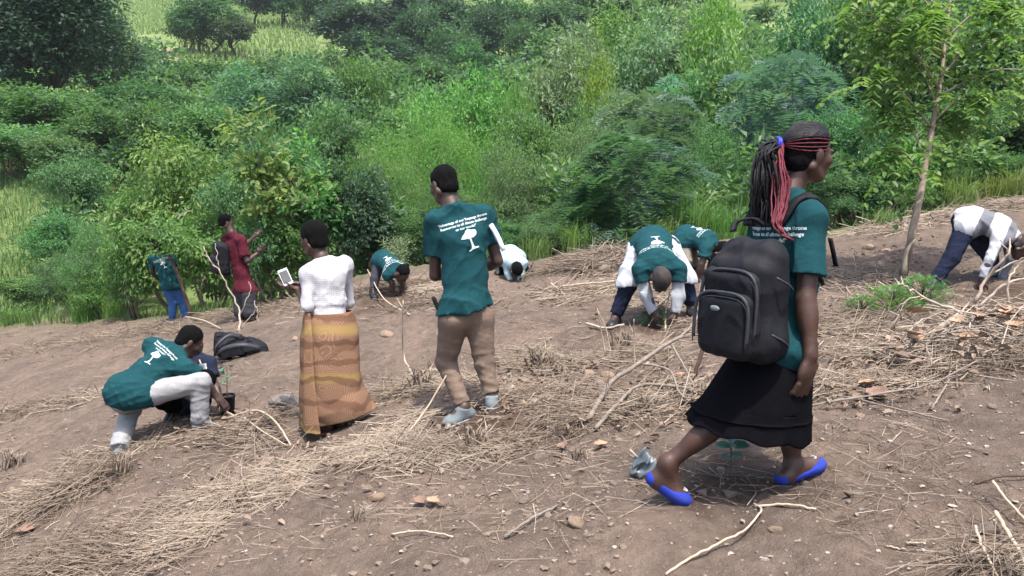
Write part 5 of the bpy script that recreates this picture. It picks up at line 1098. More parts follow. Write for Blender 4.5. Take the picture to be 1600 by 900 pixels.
S = Solid(.009); tshirt(S, J, .97, .034, (P(1064, 372, D0+.16), J['pelvis']-J['mid']), .62, .02, .0); S.fold(wrinkle(28, .012, .12)); sh_o, sV, sQ = solid('shirt', S, M['green_cotton'], t11); back_print(sh_o, sV, sQ, J, .31, .12)
S = Solid(.009); trousers(S, J, .97, .022); solid('trousers', S, M['beige'], t11)
for q in 'LR': o_ = shoe(.008, J['an'+q], J['to'+q], 1); part('shoe', o_[0][0], [o_[0][1]], M['shoe_black'], t11)

# ---- striped shirt at the right
D0 = 8.5
J = joints(D0, None, pelvis=(1511, 347, .08), mid=(1530, 343, .0), chest=(1558, 354, -.05), neck=(1584, 372, -.10), shR=(1562, 374, -.24), shL=(1574, 356, .14), elR=(1546, 406, -.28), wrR=(1534, 438, -.25), elL=(1578, 402, .08), wrL=(1562, 444, .08), hipR=(1509, 356, -.04), hipL=(1514, 356, .20), knR=(1487, 402, -.06), anR=(1460, 446, -.04), toR=(1476, 454, -.02), knL=(1546, 398, .18), anL=(1552, 446, .18), toL=(1568, 454, .2), head=(1597, 386, -.12),
           handR=((-.1, 0, -1), (.7, .7, 0)), handL=((-.1, 0, -1), (.7, -.5, 0)))
t12 = person('man in white and grey striped long-sleeved shirt and navy trousers bending at the right edge', J)
S = Solid(.008); at, E, hf, hr, hu = head(S, 1, J['head'], (.55, -.15, -.85), (.80, -.2, .5), 1.02); body(S, J, 1.0); solid('body', S, M['skin'], t12); eyes(at, hu, t12); V, Q = cap_hair(.008, at, E, hf, hu, 1.02, 1.01); part('hair', V, [Q], M['short_hair'], t12)
b0 = Vector(t12.location); ax = unit(J['neck']-J['pelvis']); sp0 = float((J['pelvis']-np.array(b0))@ax); Ls = float(np.linalg.norm(J['neck']-J['pelvis']))
m, n, bs, out = new_mat('striped_jersey'); tc = n.nodes.new('ShaderNodeTexCoord'); dt = n.nodes.new('ShaderNodeVectorMath'); dt.operation = 'DOT_PRODUCT'; n.links.new(tc.outputs['Object'], dt.inputs[0]); dt.inputs[1].default_value = tuple(ax)
mr = n.nodes.new('ShaderNodeMapRange'); mr.inputs['From Min'].default_value = sp0-.12; mr.inputs['From Max'].default_value = sp0+Ls+.05; n.links.new(dt.outputs['Value'], mr.inputs['Value'])
WH, GY_ = (.43, .44, .48), (.13, .135, .155); c = ramp(n, mr.outputs[0], [(0, WH), (.34, GY_), (.52, WH), (.78, GY_), (.92, WH), (.97, GY_)]); n.nodes[[x for x in n.nodes.keys() if 'ColorRamp' in x or 'Color Ramp' in x][-1]].color_ramp.interpolation = 'CONSTANT'
n.links.new(c, bs.inputs['Base Color']); bs.inputs['Roughness'].default_value = .9; bump(n, bs, mix(n, noise(n, 600, 1), noise(n, 26, 4), .7), .5, .006); M['striped'] = m
S = Solid(.008); tshirt(S, J, 1.0, .036, (P(1499, 347, D0+.08), J['pelvis']-J['mid']), .9, 0, .0, long=True); S.fold(wrinkle(29, .014, .12)); solid('jersey', S, M['striped'], t12)
S = Solid(.008); trousers(S, J, 1.0, .018); solid('trousers', S, M['navy'], t12)
for q in 'LR': o_ = shoe(.007, J['an'+q], J['to'+q], 1); part('shoe', o_[0][0], [o_[0][1]], M['shoe_grey'], t12)
# ------------------------------------------------------------------ straw, litter, stones and sticks on the field
def tone_mat(name, stops, rough=.9, trans=0):
    if trans: return leaf_mat(name, stops[0], stops[1], stops[2], trans, rough)
    m, n, bs, out = new_mat(name); at = n.nodes.new('ShaderNodeAttribute'); at.attribute_name = 'tone'
    c = ramp(n, at.outputs['Fac'], [(i/(len(stops)-1), s) for i, s in enumerate(stops)]); n.links.new(c, bs.inputs['Base Color']); bs.inputs['Roughness'].default_value = rough; bs.inputs['Specular IOR Level'].default_value = .2; return m
M['straw'] = tone_mat('straw', [(.095, .072, .055), (.17, .132, .102), (.26, .21, .163), (.375, .315, .25)])
M['litter'] = tone_mat('litter', [(.15, .108, .080), (.21, .155, .116), (.28, .215, .165)], .85)
M['pebble'] = tone_mat('pebble', [(.14, .115, .10), (.22, .185, .16), (.38, .335, .295)], .9)
M['stone'] = plain('stone', (.23, .185, .15), (.15, .115, .093), 9, .9, 70, .8, .008)
M['stone_tan'] = plain('stone_tan', (.31, .23, .165), (.22, .155, .11), 9, .9, 70, .8, .008)
M['stone_grey'] = plain('stone_grey', (.22, .20, .18), (.15, .135, .125), 7, .9, 60, .8, .01)
M['dead_leaf'] = plain('dead_leaf', (.40, .27, .18), (.27, .17, .11), 14, .8, 60, .5, .004)
M['red_leaf'] = plain('red_leaf', (.235, .145, .11), (.165, .105, .08), 14, .8, 60, .5, .004)
def strands(p, d, L, w_, bend, r):
    """three-sided bent stalks"""
    n_ = len(p); d = unit(d); s, b = np.cross(d, [0, 0, 1.0]), None; s = unit(s); u = np.cross(s, d); L = L[:, None]
    pts_ = [p-d*L*.5, p+u*bend[:, None]*L*.5+s*r.normal(0, .05, (n_, 1))*L, p+d*L*.5]
    V = []; ws = (1, .9, .6)
    for q, k in zip(pts_, ws):
        for a in (0, 2.094, 4.189): V.append(q+(s*math.cos(a)+u*math.sin(a))*(w_*k*.5)[:, None])
    V = np.stack(V, 1).reshape(-1, 3); base = np.arange(n_)[:, None, None]*9
    Q = []
    for i in (0, 3):
        for j in range(3): k = (j+1) % 3; Q.append([i+j, i+k, i+3+k, i+3+j])
    return V, (base+np.array(Q)[None]).reshape(-1, 4)
ROWS = [ # pixel line, half width m, heap height m, stalks, tone, length
 ([(-40, 850), (80, 765), (170, 708), (260, 682), (350, 670), (430, 670)], .30, .07, 2000, .34, .38),
 ([(-40, 800), (40, 790), (120, 765), (160, 740)], .22, .08, 800, .45, .5),
 ([(30, 905), (160, 850), (300, 805), (420, 760), (560, 722), (680, 702), (780, 695), (850, 655)], .36, .08, 2800, .34, .34),
 ([(330, 790), (400, 755), (480, 735), (560, 715)], .24, .09, 1000, .50, .42),
 ([(560, 735), (640, 705), (720, 690), (800, 700)], .26, .09, 1300, .50, .32),
 ([(60, 900), (160, 880), (260, 860), (340, 830)], .24, .09, 1300, .36, .32),
 ([(230, 690), (330, 675), (430, 700), (500, 700)], .2, .08, 800, .58, .45),
 ([(560, 625), (640, 605), (760, 600), (860, 570), (960, 565), (1060, 545)], .26, .08, 1500, .46, .40),
 ([(600, 690), (700, 660), (800, 645), (900, 620), (950, 655)], .3, .05, 1300, .48, .40),
 ([(780, 580), (830, 560), (870, 590)], .25, .12, 800, .45, .40),
 ([(870, 432), (900, 422), (940, 408), (985, 395)], .65, .20, 1900, .34, .60),
 ([(850, 470), (930, 455), (1000, 440)], .6, .06, 700, .50, .55),
 ([(690, 480), (780, 468), (860, 455)], .5, .06, 700, .45, .5),
 ([(-20, 560), (120, 535), (260, 515), (330, 510)], .7, .08, 1500, .26, .50),
 ([(-20, 655), (100, 630), (200, 610), (300, 600)], .35, .05, 700, .26, .40),
 ([(400, 480), (500, 470), (600, 475), (690, 480)], .5, .06, 900, .34, .50),
 ([(1060, 520), (1150, 510), (1290, 520), (1380, 520), (1500, 545), (1620, 560)], .30, .10, 2100, .42, .40),
 ([(1320, 560), (1420, 545), (1520, 570), (1620, 585)], .28, .09, 1800, .34, .38),
 ([(1290, 520), (1400, 505), (1500, 510)], .3, .07, 1200, .36, .40),
 ([(1240, 620), (1300, 600), (1400, 600), (1470, 580)], .25, .07, 1000, .40, .36),
 ([(1290, 430), (1380, 445), (1450, 480)], .5, .06, 900, .52, .45),
 ([(1300, 372), (1420, 352), (1520, 330), (1620, 312)], .6, .08, 1200, .58, .55),
 ([(1490, 900), (1550, 880), (1640, 855)], .10, .04, 130, .45, .40),
 ([(580, 450), (640, 452), (700, 448)], .5, .05, 500, .5, .5),
 ([(860, 650), (940, 640), (1040, 630), (1080, 600)], .25, .07, 1100, .45, .34),
 ([(1000, 480), (1060, 470), (1100, 460)], .4, .05, 500, .42, .4),
]
CLEAR = [(718, 672, .32), (768, 668, .30), (520, 690, .34), (312, 672, .28), (186, 700, .26), (356, 660, .30), (350, 640, .3), (1020, 515, .35), (956, 520, .3), (798, 452, .9), (600, 475, .5), (376, 575, .6), (385, 530, .7)]
r = np.random.default_rng(101); PV_, PQ_, PT_ = [], [], []; nv = 0
def add_strands(p, d, L, w_, bend, tone):
    global nv
    V, Q = strands(p, d, L, w_, bend, r); PV_.append(V); PQ_.append(Q+nv); nv += len(V); PT_.append(np.repeat(np.clip(tone, 0, 1), 6))
for line, hw, hh, cnt, tn, Lm in ROWS:
    g = hits(line); q = smooth_line([tuple(x) for x in g], 60); t = r.random(cnt)*(len(q)-1.001); i = t.astype(int); f = (t-i)[:, None]; c = q[i]*(1-f)+q[i+1]*f; tg = unit(q[i+1]-q[i]); tg[:, 2] = 0; tg = unit(tg); nm = np.stack([-tg[:, 1], tg[:, 0], 0*t], 1)
    o = r.normal(0, .55, cnt); gap = vnoise(c[:, 0]*2.6+o*.3, c[:, 1]*2.6, 31); keep = gap > .25; xy = c+nm*(o*hw)[:, None]
    z = GR(xy[:, 0], xy[:, 1]); up_ = np.maximum(0, 1-(o/1.3)**2)*hh*.75*(gap*1.3)*r.random(cnt)**.8
    for zu, zv, zr in CLEAR: zz = np.array(sit(zu, zv)); keep &= (np.hypot(xy[:, 0]-zz[0], xy[:, 1]-zz[1]) > zr)
    p = np.stack([xy[:, 0], xy[:, 1], z+.006+up_], 1); ang = r.normal(.15, .60, cnt); ang[r.random(cnt) < .22] = r.uniform(-1.6, 1.6); ang = np.where(r.random(cnt) < .2, r.uniform(-1.6, 1.6, cnt), ang)
    d = tg*np.cos(ang)[:, None]+nm*np.sin(ang)[:, None]; d[:, 2] = r.normal(.03, .16, cnt); steep = r.random(cnt) < .04; d[steep, 2] = r.uniform(.5, 1.4, steep.sum())
    p[steep, 2] += .05
    L = Lm*(.35+.9*r.random(cnt)**1.3); dist = np.sqrt(p[:, 0]**2+p[:, 1]**2); w_ = (.0035+.0055*r.random(cnt)**2)*np.clip(dist/6.5, .5, 1.6)
    add_strands(p[keep], d[keep], L[keep], w_[keep], r.normal(.02, .07, cnt)[keep], (tn+r.normal(0, .18, cnt)+(vnoise(p[:, 0]*2.2, p[:, 1]*2.2, 55)-.5)*.55)[keep])
cnt = 6000; u_ = r.uniform(-60, 1660, cnt); v_ = 900-(900-400)*r.random(cnt)**.8; v_ = np.maximum(v_, np.interp(u_, [0, 400, 860, 1300, 1600], [530, 480, 405, 368, 318])); g = hits(np.stack([u_, v_], 1)); kp = vnoise(g[:, 0]*1.2, g[:, 1]*1.2, 77) > .36; g = g[kp]; cnt = len(g)
a = r.random(cnt)*6.28; d = np.stack([np.cos(a), np.sin(a), r.normal(0, .1, cnt)], 1); p = g.copy(); p[:, 2] = GR(g[:, 0], g[:, 1])+.008; dist = np.sqrt(p[:, 0]**2+p[:, 1]**2)
add_strands(p, d, .05+.25*r.random(cnt)**2, (.003+.004*r.random(cnt))*np.clip(dist/6.5, .5, 1.5), r.normal(.02, .06, cnt), r.normal(.45, .2, cnt))
obj('straw', mesh_np('straw', np.concatenate(PV_), [np.concatenate(PQ_)], M['straw'], False, {'tone': ('FACE', np.concatenate(PT_))}), kind='stuff', label='cut dry straw lying in rows and mats across the field')

def ico(sub):
    import bmesh
    bm = bmesh.new(); bmesh.ops.create_icosphere(bm, subdivisions=sub, radius=1); V = np.array([v.co[:] for v in bm.verts]); Fc = np.array([[v.index for v in f.verts] for f in bm.faces]); bm.free(); return V, Fc
I1V, I1F = ico(1); I3V, I3F = ico(3)
def lumps(p, s, r, flat=.6, sink=.25):
    n_ = len(p); k = len(I1V); V = I1V[None]*(1+r.normal(0, .26, (n_, k, 1)))*s[:, None, None]*np.array([1, 1, flat])*(1+r.normal(0, .2, (n_, 1, 3))); a = r.random(n_)*6.28; ca, sa = np.cos(a)[:, None], np.sin(a)[:, None]
    V = np.stack([V[..., 0]*ca-V[..., 1]*sa, V[..., 0]*sa+V[..., 1]*ca, V[..., 2]], -1)+p[:, None]+np.array([0, 0, 1])*(s*flat*(1-2*sink))[:, None, None]; Fc = (np.arange(n_)[:, None, None]*k+I1F[None]).reshape(-1, 3); return V.reshape(-1, 3), Fc
def field_points(n_, r, thr=.0, seed=41, bias=.75):
    u_ = r.uniform(-80, 1680, n_); v_ = 915-(915-380)*r.random(n_)**bias; v_ = np.maximum(v_, np.interp(u_, [0, 400, 860, 1300, 1600], [525, 475, 402, 365, 315])); g = hits(np.stack([u_, v_], 1)); g = g[vnoise(g[:, 0]*.9, g[:, 1]*.9, seed) > thr]; g[:, 2] = GR(g[:, 0], g[:, 1]); return g
M['clod'] = plain('clod', (.205, .160, .128), (.135, .104, .083), 30, .95, 0, 0, spec=.1); g = field_points(11000, r, .30); s = .003+.017*r.random(len(g))**5; V, f = lumps(g, s, r, .6, .38); obj('soil_clods', mesh_np('soil_clods', V, [f], M['clod'], False), kind='stuff', label='small clods of loose brown soil')
g = field_points(5200, r, .30, 43); s = .0025+.010*r.random(len(g))**4; V, f = lumps(g, s, r); obj('pebbles', mesh_np('pebbles', V, [f], M['pebble'], False, {'tone': ('FACE', np.repeat(np.clip(r.normal(.5, .28, len(g)), 0, 1), len(I1F)))}), kind='stuff', label='pale grit and pebbles scattered on the soil')
# leaf litter
def curled(p, s, r):
    n_ = len(p); a = r.random(n_)*6.28; d = np.stack([np.cos(a), np.sin(a), r.normal(.1, .35, n_)], 1); nr = unit(np.stack([r.normal(0, .5, n_), r.normal(0, .5, n_), np.ones(n_)], 1)); return leaves(p, d, nr, s, s*.55, True, .35)
LP = []
for line, hw, cnt in (([(860, 655), (940, 640), (1040, 620), (1085, 600)], .28, 330), ([(1070, 610), (1090, 640), (1060, 660)], .2, 120), ([(1270, 540), (1330, 600), (1380, 615)], .25, 200), ([(1280, 470), (1380, 510), (1460, 490), (1560, 500)], .35, 330), ([(1090, 460), (1130, 470)], .4, 120), ([(1290, 410), (1400, 400), (1440, 430)], .5, 160), ([(900, 440), (1000, 430), (960, 470)], .6, 160), ([(60, 480), (130, 500), (250, 492)], .6, 150), ([(560, 760), (650, 790), (700, 760)], .3, 22), ([(1500, 300), (1560, 290), (1400, 340)], .6, 140), ([(790, 590), (820, 600), (900, 590)], .2, 90)):
    q = smooth_line([tuple(x) for x in hits(line)], 40); i = r.integers(0, 40, cnt); LP.append(q[i]+np.stack([r.normal(0, hw, cnt), r.normal(0, hw, cnt), np.zeros(cnt)], 1))
for line, hw, hh, c_, tn, Lm in ROWS: q = smooth_line([tuple(x) for x in hits(line)], 60); i = r.integers(0, 60, c_//14); LP.append(q[i]+np.stack([r.normal(0, hw*.8, c_//14), r.normal(0, hw*.8, c_//14), np.zeros(c_//14)], 1))
LP = np.concatenate(LP); LP[:, 2] = GR(LP[:, 0], LP[:, 1])+.012+.04*r.random(len(LP))**2; V, f, k = curled(LP, .022+.045*r.random(len(LP))**1.8, r)
obj('leaf_litter', mesh_np('leaf_litter', V, [f], M['litter'], False, {'tone': ('FACE', np.repeat(np.clip(r.normal(.5, .27, len(LP)), 0, 1), k))}), kind='stuff', label='brown dead leaves scattered among the straw and stones')

# stones one by one
def stone_mesh(seed, mat):
    r_ = np.random.default_rng(seed); D = unit(r_.normal(size=(7, 3))); h = .45+.4*r_.random(7); V = I3V.copy()
    for d_, c in zip(D, h): t = V@d_; V -= np.maximum(t-c, 0)[:, None]*d_*.85
    V *= 1+.05*np.sin(V@(r_.normal(size=3)*5))[:, None]+r_.normal(0, .008, (len(V), 1)); V *= np.array([1, .8, .62]); V[:, 2] += .25; return mesh_np('stone', V, [I3F], mat, True)
SM = {k: [stone_mesh(300+i+10*j, M[k]) for i in range(4)] for j, k in enumerate(('stone', 'stone_tan', 'stone_grey'))}
def stone(u, v, wpx, kind, label, group=None, z=0):
    p = sit(u, v); dist = (Vector(p)-camo.location).length; o = bpy.data.objects.new('stone', random.choice(SM[kind])); s_ = wpx*dist/F/2; o.location = (p.x, p.y, p.z-s_*.10+z); o.rotation_euler = (random.uniform(-.2, .2), random.uniform(-.2, .2), random.random()*6.28); o.scale = (s_, s_, s_*random.uniform(.85, 1.15)); put(o, None, label, 'stone', group)
for a in [(900, 836, 32, 'stone_tan', 'tan angular stone in the foreground left of the walking woman'), (848, 705, 30, 'stone', 'brown oblong stone beside the pale straw left of the walking woman'), (728, 828, 22, 'stone', 'grey-brown stone on bare soil below the straw mat'), (1211, 822, 23, 'stone_tan', 'light brown stone at the end of the short pale stick'),
          (1337, 775, 34, 'stone', 'flat half-buried stone right of the blue front shoe'), (105, 642, 20, 'stone', 'brown stone on the bare soil left of the squatting man'), (452, 636, 64, 'stone_grey', 'large grey rock left of the patterned wrap'), (950, 590, 24, 'stone_tan', 'light brown stone above the fork of the large fallen branch'),
          (918, 592, 26, 'stone_tan', 'pale yellow stone topmost of the cluster above the fallen branch'), (935, 600, 22, 'stone', 'rounded brown stone in the middle of the cluster above the fallen branch'), (908, 604, 20, 'stone_tan', 'small pale stone at the left of the cluster above the fallen branch'), (1000, 572, 22, 'stone', 'upright brown stone above the middle of the fallen branch'),
          (802, 604, 34, 'stone', 'brown stone right of the khaki trousers of the standing man'), (820, 600, 24, 'stone_tan', 'small tan stone right beside the brown one near the khaki trousers'), (797, 618, 24, 'stone', 'low brown stone nearest to the shoes of the standing man'), (396, 556, 26, 'stone_tan', 'tan stone leaning on the black bag'), (372, 562, 22, 'stone', 'grey-brown stone in front of the black bag'),
          (346, 567, 24, 'stone', 'stone left of those in front of the black bag'), (588, 783, 30, 'stone_tan', 'tan stone sticking out of the straw mat'), (1545, 830, 30, 'stone', 'dark brown stone by the dry stalks in the lower right corner'), (1298, 530, 20, 'stone', 'brown stone just right of the hand of the walking woman'), (1280, 532, 18, 'stone_tan', 'pale stone touching the hand of the walking woman in view'),
          (1275, 575, 24, 'stone_tan', 'pale flat stone right of the black skirt'), (1305, 585, 22, 'stone', 'brown flat stone right of the black skirt'), (604, 526, 24, 'stone_tan', 'pale flat stone on open soil right of the patterned wrap'), (1355, 390, 18, 'stone_tan', 'pale stone left of the leaning trunk'), (1385, 394, 16, 'stone_tan', 'small pale stone close left of the leaning trunk'),
          (1395, 412, 14, 'stone', 'small stone at the foot of the leaning trunk'), (1490, 342, 34, 'stone', 'big brown clod behind the hip of the striped-shirt bender'), (945, 428, 28, 'stone', 'brown stone on the straw mound'), (1140, 772, 26, 'stone', 'dark clod of soil below the young seedling'), (1098, 775, 22, 'stone', 'grey clod of soil right of the rear blue shoe'), (820, 792, 20, 'stone', 'brown clod of soil below the oblong stone'),
          (1548, 632, 16, 'stone', 'small dark stone at the right on bare soil'), (1345, 648, 16, 'stone_tan', 'small pale stone below the long stick on the right'), (720, 660, 18, 'stone', 'small stone between the feet of the standing man'), (10, 640, 22, 'stone', 'stone at the left edge on bare soil'), (885, 768, 14, 'stone_tan', 'small pale stone left of the crumpled plastic bag')]: stone(*a)
for k in range(45):
    u_ = random.uniform(0, 1600); v_ = random.uniform(np.interp(u_, [0, 400, 860, 1300, 1600], [530, 480, 410, 372, 325]), 895); p = sit(u_, v_); sz = random.uniform(.018, .045)*F/max(2.5, p.y); stone(u_, v_, max(5, min(16, sz*2)), random.choice(['stone', 'stone', 'stone_tan']), 'small loose stone on the cleared brown field', 'small stones scattered over the field')

# sticks and branches
def stick(name, label, cat, lines, mat, jit=.0015, sides=7):
    """lines: (points as (u, v, lift m[, distance]), start radius, end radius); the first is the stem, others its side shoots"""
    t = None
    for i, (ln, r0, r1) in enumerate(lines):
        q = [sit(x[0], x[1], x[2]) if len(x) == 3 else P(x[0], x[1], x[3]) for x in ln]
        if t is None: t = thing(name, label, cat, q[0])
        n_ = 5*len(q); s_ = smooth_line(q, n_, jit); V, f, c_ = tube(s_, np.linspace(r0, r1, n_), sides); part('stem' if i == 0 else 'side_shoot', V, [f, c_], mat, t)
    return t
M['grey_wood'] = plain('grey_wood', (.24, .205, .175), (.15, .125, .105), 25, .9, 120, .7, .004)
M['pale_wood'] = plain('pale_wood', (.46, .38, .29), (.32, .255, .19), 25, .85, 120, .5, .003)
M['dark_wood'] = plain('dark_wood', (.10, .06, .042), (.06, .038, .03), 25, .8, 90, .5, .004)
stick('fallen_branch', 'large grey forked branch lying left of the black skirt', 'branch', [([(918, 660, .02), (955, 625, .10), (990, 612, .16), (1040, 592, .18), (1065, 582, .2)], .017, .011), ([(1062, 583, .2), (1080, 570, .26), (1095, 560, .34)], .010, .004), ([(930, 668, .02), (965, 645, .07), (1000, 628, .09), (1060, 622, .06), (1095, 622, .05)], .013, .008), ([(1003, 610, .16), (1045, 612, .12), (1065, 630, .05), (1100, 632, .03)], .008, .005), ([(1048, 590, .18), (1075, 610, .10), (1090, 620, .02)], .008, .004), ([(1055, 585, .19), (1075, 585, .2), (1098, 588, .2)], .006, .003)], M['grey_wood'])
stick('stick', 'long curved pale stick in the foreground pointing to the bottom edge', 'stick', [([(1040, 902, .012), (1085, 876, .02), (1130, 852, .03), (1165, 828, .03), (1187, 806, .025), (1188, 796, .02), (1178, 786, .015)], .0058, .0035)], M['pale_wood'])
stick('stick', 'short straight pale stick touching the end of the long curved stick', 'stick', [([(1180, 790, .012), (1230, 796, .014), (1275, 801, .012)], .006, .005)], M['pale_wood'])
stick('stick', 'straight grey stick on bare soil left of the tan angular stone', 'stick', [([(788, 860, .012), (830, 838, .02), (872, 806, .012)], .008, .005)], M['grey_wood'])
stick('stick', 'dark thin stick at the right edge on bare soil', 'stick', [([(1522, 766, .01), (1560, 762, .02), (1610, 757, .02)], .005, .004)], M['dark_wood'])
stick('stalk', 'upright thin pale stalk right of the patterned wrap', 'stalk', [([(648, 585, .0), (632, 572, .12), (630, 575, .35), (632, 578, .62)], .009, .005), ([(632, 575, .5), (645, 575, .62), (652, 578, .75)], .005, .003), ([(632, 575, .55), (622, 575, .66)], .005, .003)], M['pale_wood'])
stick('stalk', 'straw stalk leaning across the left trouser leg of the standing man', 'stalk', [([(618, 704, .01), (660, 678, .12), (708, 655, .36)], .008, .005)], M['pale_wood'])
stick('stalk', 'pale stalk leaning on the knee of the squatting man', 'stalk', [([(383, 662, .02), (355, 652, .04), (335, 650, .20), (316, 650, .48)], .009, .006)], M['pale_wood'])
stick('root', 'pale forked root stalk arching over the straw right of the squatting man', 'stalk', [([(355, 660, .03), (400, 662, .08), (430, 680, .10), (455, 705, .03)], .011, .006), ([(380, 664, .05), (410, 690, .08), (450, 702, .02)], .008, .004)], M['pale_wood'])
stick('stick', 'long thin grey stick crossing the soil below the brush pile', 'stick', [([(1225, 648, .02), (1300, 640, .05), (1400, 626, .06), (1460, 610, .05), (1525, 592, .06)], .007, .004), ([(1455, 640, .01), (1470, 625, .04), (1482, 612, .06)], .006, .004)], M['grey_wood'])
stick('stick', 'dark stick lying from the hand of the walking woman to the right', 'stick', [([(1265, 622, .02), (1320, 628, .03), (1400, 648, .03), (1480, 655, .01)], .006, .004)], M['grey_wood'])
stick('stick', 'brown stick left of the shoe of the bent man in the white coat', 'stick', [([(916, 510, .03), (945, 516, .03), (975, 516, .02)], .012, .009)], M['pale_wood'])
stick('stick', 'long pale stick between the straw mound and the bent man in white coat', 'stick', [([(860, 462, .06), (905, 460, .1), (960, 455, .12)], .012, .008)], M['pale_wood'])
stick('stick', 'bowed pale stalk standing in the litter under the bent man in the white coat', 'stick', [([(1040, 512, .0), (1040, 500, .1), (1046, 490, .2)], .008, .005)], M['pale_wood'])
stick('stalk', 'upright pale stalk among the litter above the fallen branch', 'stalk', [([(992, 575, 0), (990, 575, .2), (989, 578, .38)], .006, .003)], M['pale_wood'])
stick('stalk', 'two crossing bowed dry stalks above the stone cluster', 'stalk', [([(948, 560, 0), (940, 560, .2), (932, 562, .42)], .006, .003), ([(955, 560, 0), (948, 560, .2), (934, 562, .4)], .006, .003)], M['pale_wood'])
stick('leafy_branch', 'bare whitish branch with a few leaves standing beside the maroon-shirted man', 'branch', [([(374, 520, 0), (372, 480, .0, 12.2), (352, 440, .0, 12.2), (328, 405, .0, 12.2), (318, 385, .0, 12.2)], .014, .007), ([(335, 418, 0, 12.2), (325, 402, 0, 12.15), (316, 398, 0, 12.1)], .008, .004), ([(345, 428, 0, 12.2), (340, 405, 0, 12.25), (336, 380, 0, 12.3)], .008, .004), ([(372, 500, 0, 12.2), (385, 470, 0, 12.1), (392, 450, 0, 12.1), (388, 440, 0, 12.1)], .009, .005), ([(400, 518, 0, 12.1), (402, 490, 0, 12.1), (398, 470, 0, 12.1)], .010, .006), ([(375, 515, 0, 12), (392, 495, 0, 12), (402, 478, 0, 12)], .008, .005)], M['twig'], .01)
stick('tree_stem', 'grey leaning stem beside the man in blue jeans', 'stem', [([(300, 498, 0), (287, 455, 0, 15.2), (272, 415, 0, 15.2), (262, 395, 0, 15.2)], .034, .022)], M['dark_wood'])
HD = sit(1084, 590).y/cp
stick('hoe_handle', 'dark brown wooden handle standing just behind the black skirt', 'handle', [([(1084, 590, 0, HD), (1098, 546, 0, HD), (1113, 500, 0, HD)], .014, .012)], M['dark_wood'])
stick('stalk', 'pale stalk lying towards the left field edge behind the squatting man', 'stalk', [([(290, 500, .05), (320, 512, .1), (345, 520, .03)], .016, .01)], M['pale_wood'])
stick('stalk', 'thin bowed stalk behind the squatting man and left of the black bag', 'stalk', [([(640, 500, .02), (600, 480, .1), (575, 462, .3)], .010, .006)], M['pale_wood'])
for k, (u, v) in enumerate([(1500, 800), (1540, 820)]):
    pass
stick('stalk', 'bright thick dry stalk in the lower right corner', 'stalk', [([(1548, 790, .08), (1575, 808, .06), (1615, 832, .02)], .006, .005)], M['pale_wood'])
stick('stalk', 'broad grey dry stalk in the lower right corner below the bright one', 'stalk', [([(1553, 826, .06), (1580, 856, .05), (1610, 890, .02)], .008, .006), ([(1523, 840, .06), (1535, 870, .04), (1560, 900, .02)], .006, .004)], M['pale_wood'])
stick('stick', 'small white stick on bare soil in the lower right', 'stick', [([(1416, 847, .008), (1446, 857, .012)], .005, .004)], M['pale_wood'])
stick('stick', 'small white stick just left of the other on bare soil in the lower right', 'stick', [([(1384, 847, .008), (1416, 858, .010)], .004, .003)], M['pale_wood'])
stick('stick', 'pale stick on bare soil below the straw mat in the lower middle', 'stick', [([(612, 852, .012), (660, 854, .02), (708, 859, .012)], .006, .004)], M['pale_wood'])

# the brush pile on the right
bpos = sit(1555, 555); br = thing('brush_pile', 'heap of cut thorny branches and dead leaves at the right edge', 'brush pile', bpos)
r = np.random.default_rng(202); B = Bag(); c0 = np.array(bpos)
for k in range(520):
    a = r.random()*6.28; rr = r.random()**.6; x, y = math.cos(a)*rr*.85, math.sin(a)*rr*.6; xy = c0[:2]+np.array([x+.15, y]); h = max(0, 1-rr*rr)*.30*r.random(); z = float(GR(xy[0], xy[1])[0])+.01+h; an = r.normal(.2, .8); L = .18+.5*r.random(); d = np.array([math.cos(an), math.sin(an)*.8, r.normal(.05, .25)])
    p = np.array([xy[0], xy[1], z]); B.tube(smooth_line([p-d*L*.5, p+np.array([0, 0, .05*L])+r.normal(0, .04, 3), p+d*L*.5], 5), np.linspace(.0028+.004*r.random()**3, .0015, 5), 4)
V, f = B.out(); part('twigs', V, f, M['twig'], br, kind='stuff')
n_ = 260; a = r.random(n_)*6.28; rr = r.random(n_)**.6; xy = c0[:2]+np.stack([np.cos(a)*rr*1.0, np.sin(a)*rr*.65], 1); z = GR(xy[:, 0], xy[:, 1])+.02+np.maximum(0, 1-rr*rr)*.30*r.random(n_)**.7; V, f, k = curled(np.stack([xy[:, 0], xy[:, 1], z], 1), .04+.055*r.random(n_), r)
o = obj('dead_leaves', mesh_np('dead_leaves', V-np.array(bpos), [f], M['litter'], False, {'tone': ('FACE', np.repeat(np.clip(r.normal(.65, .25, n_), 0, 1), k))}), br, kind='stuff')
dq = float(bpos.y)/cp
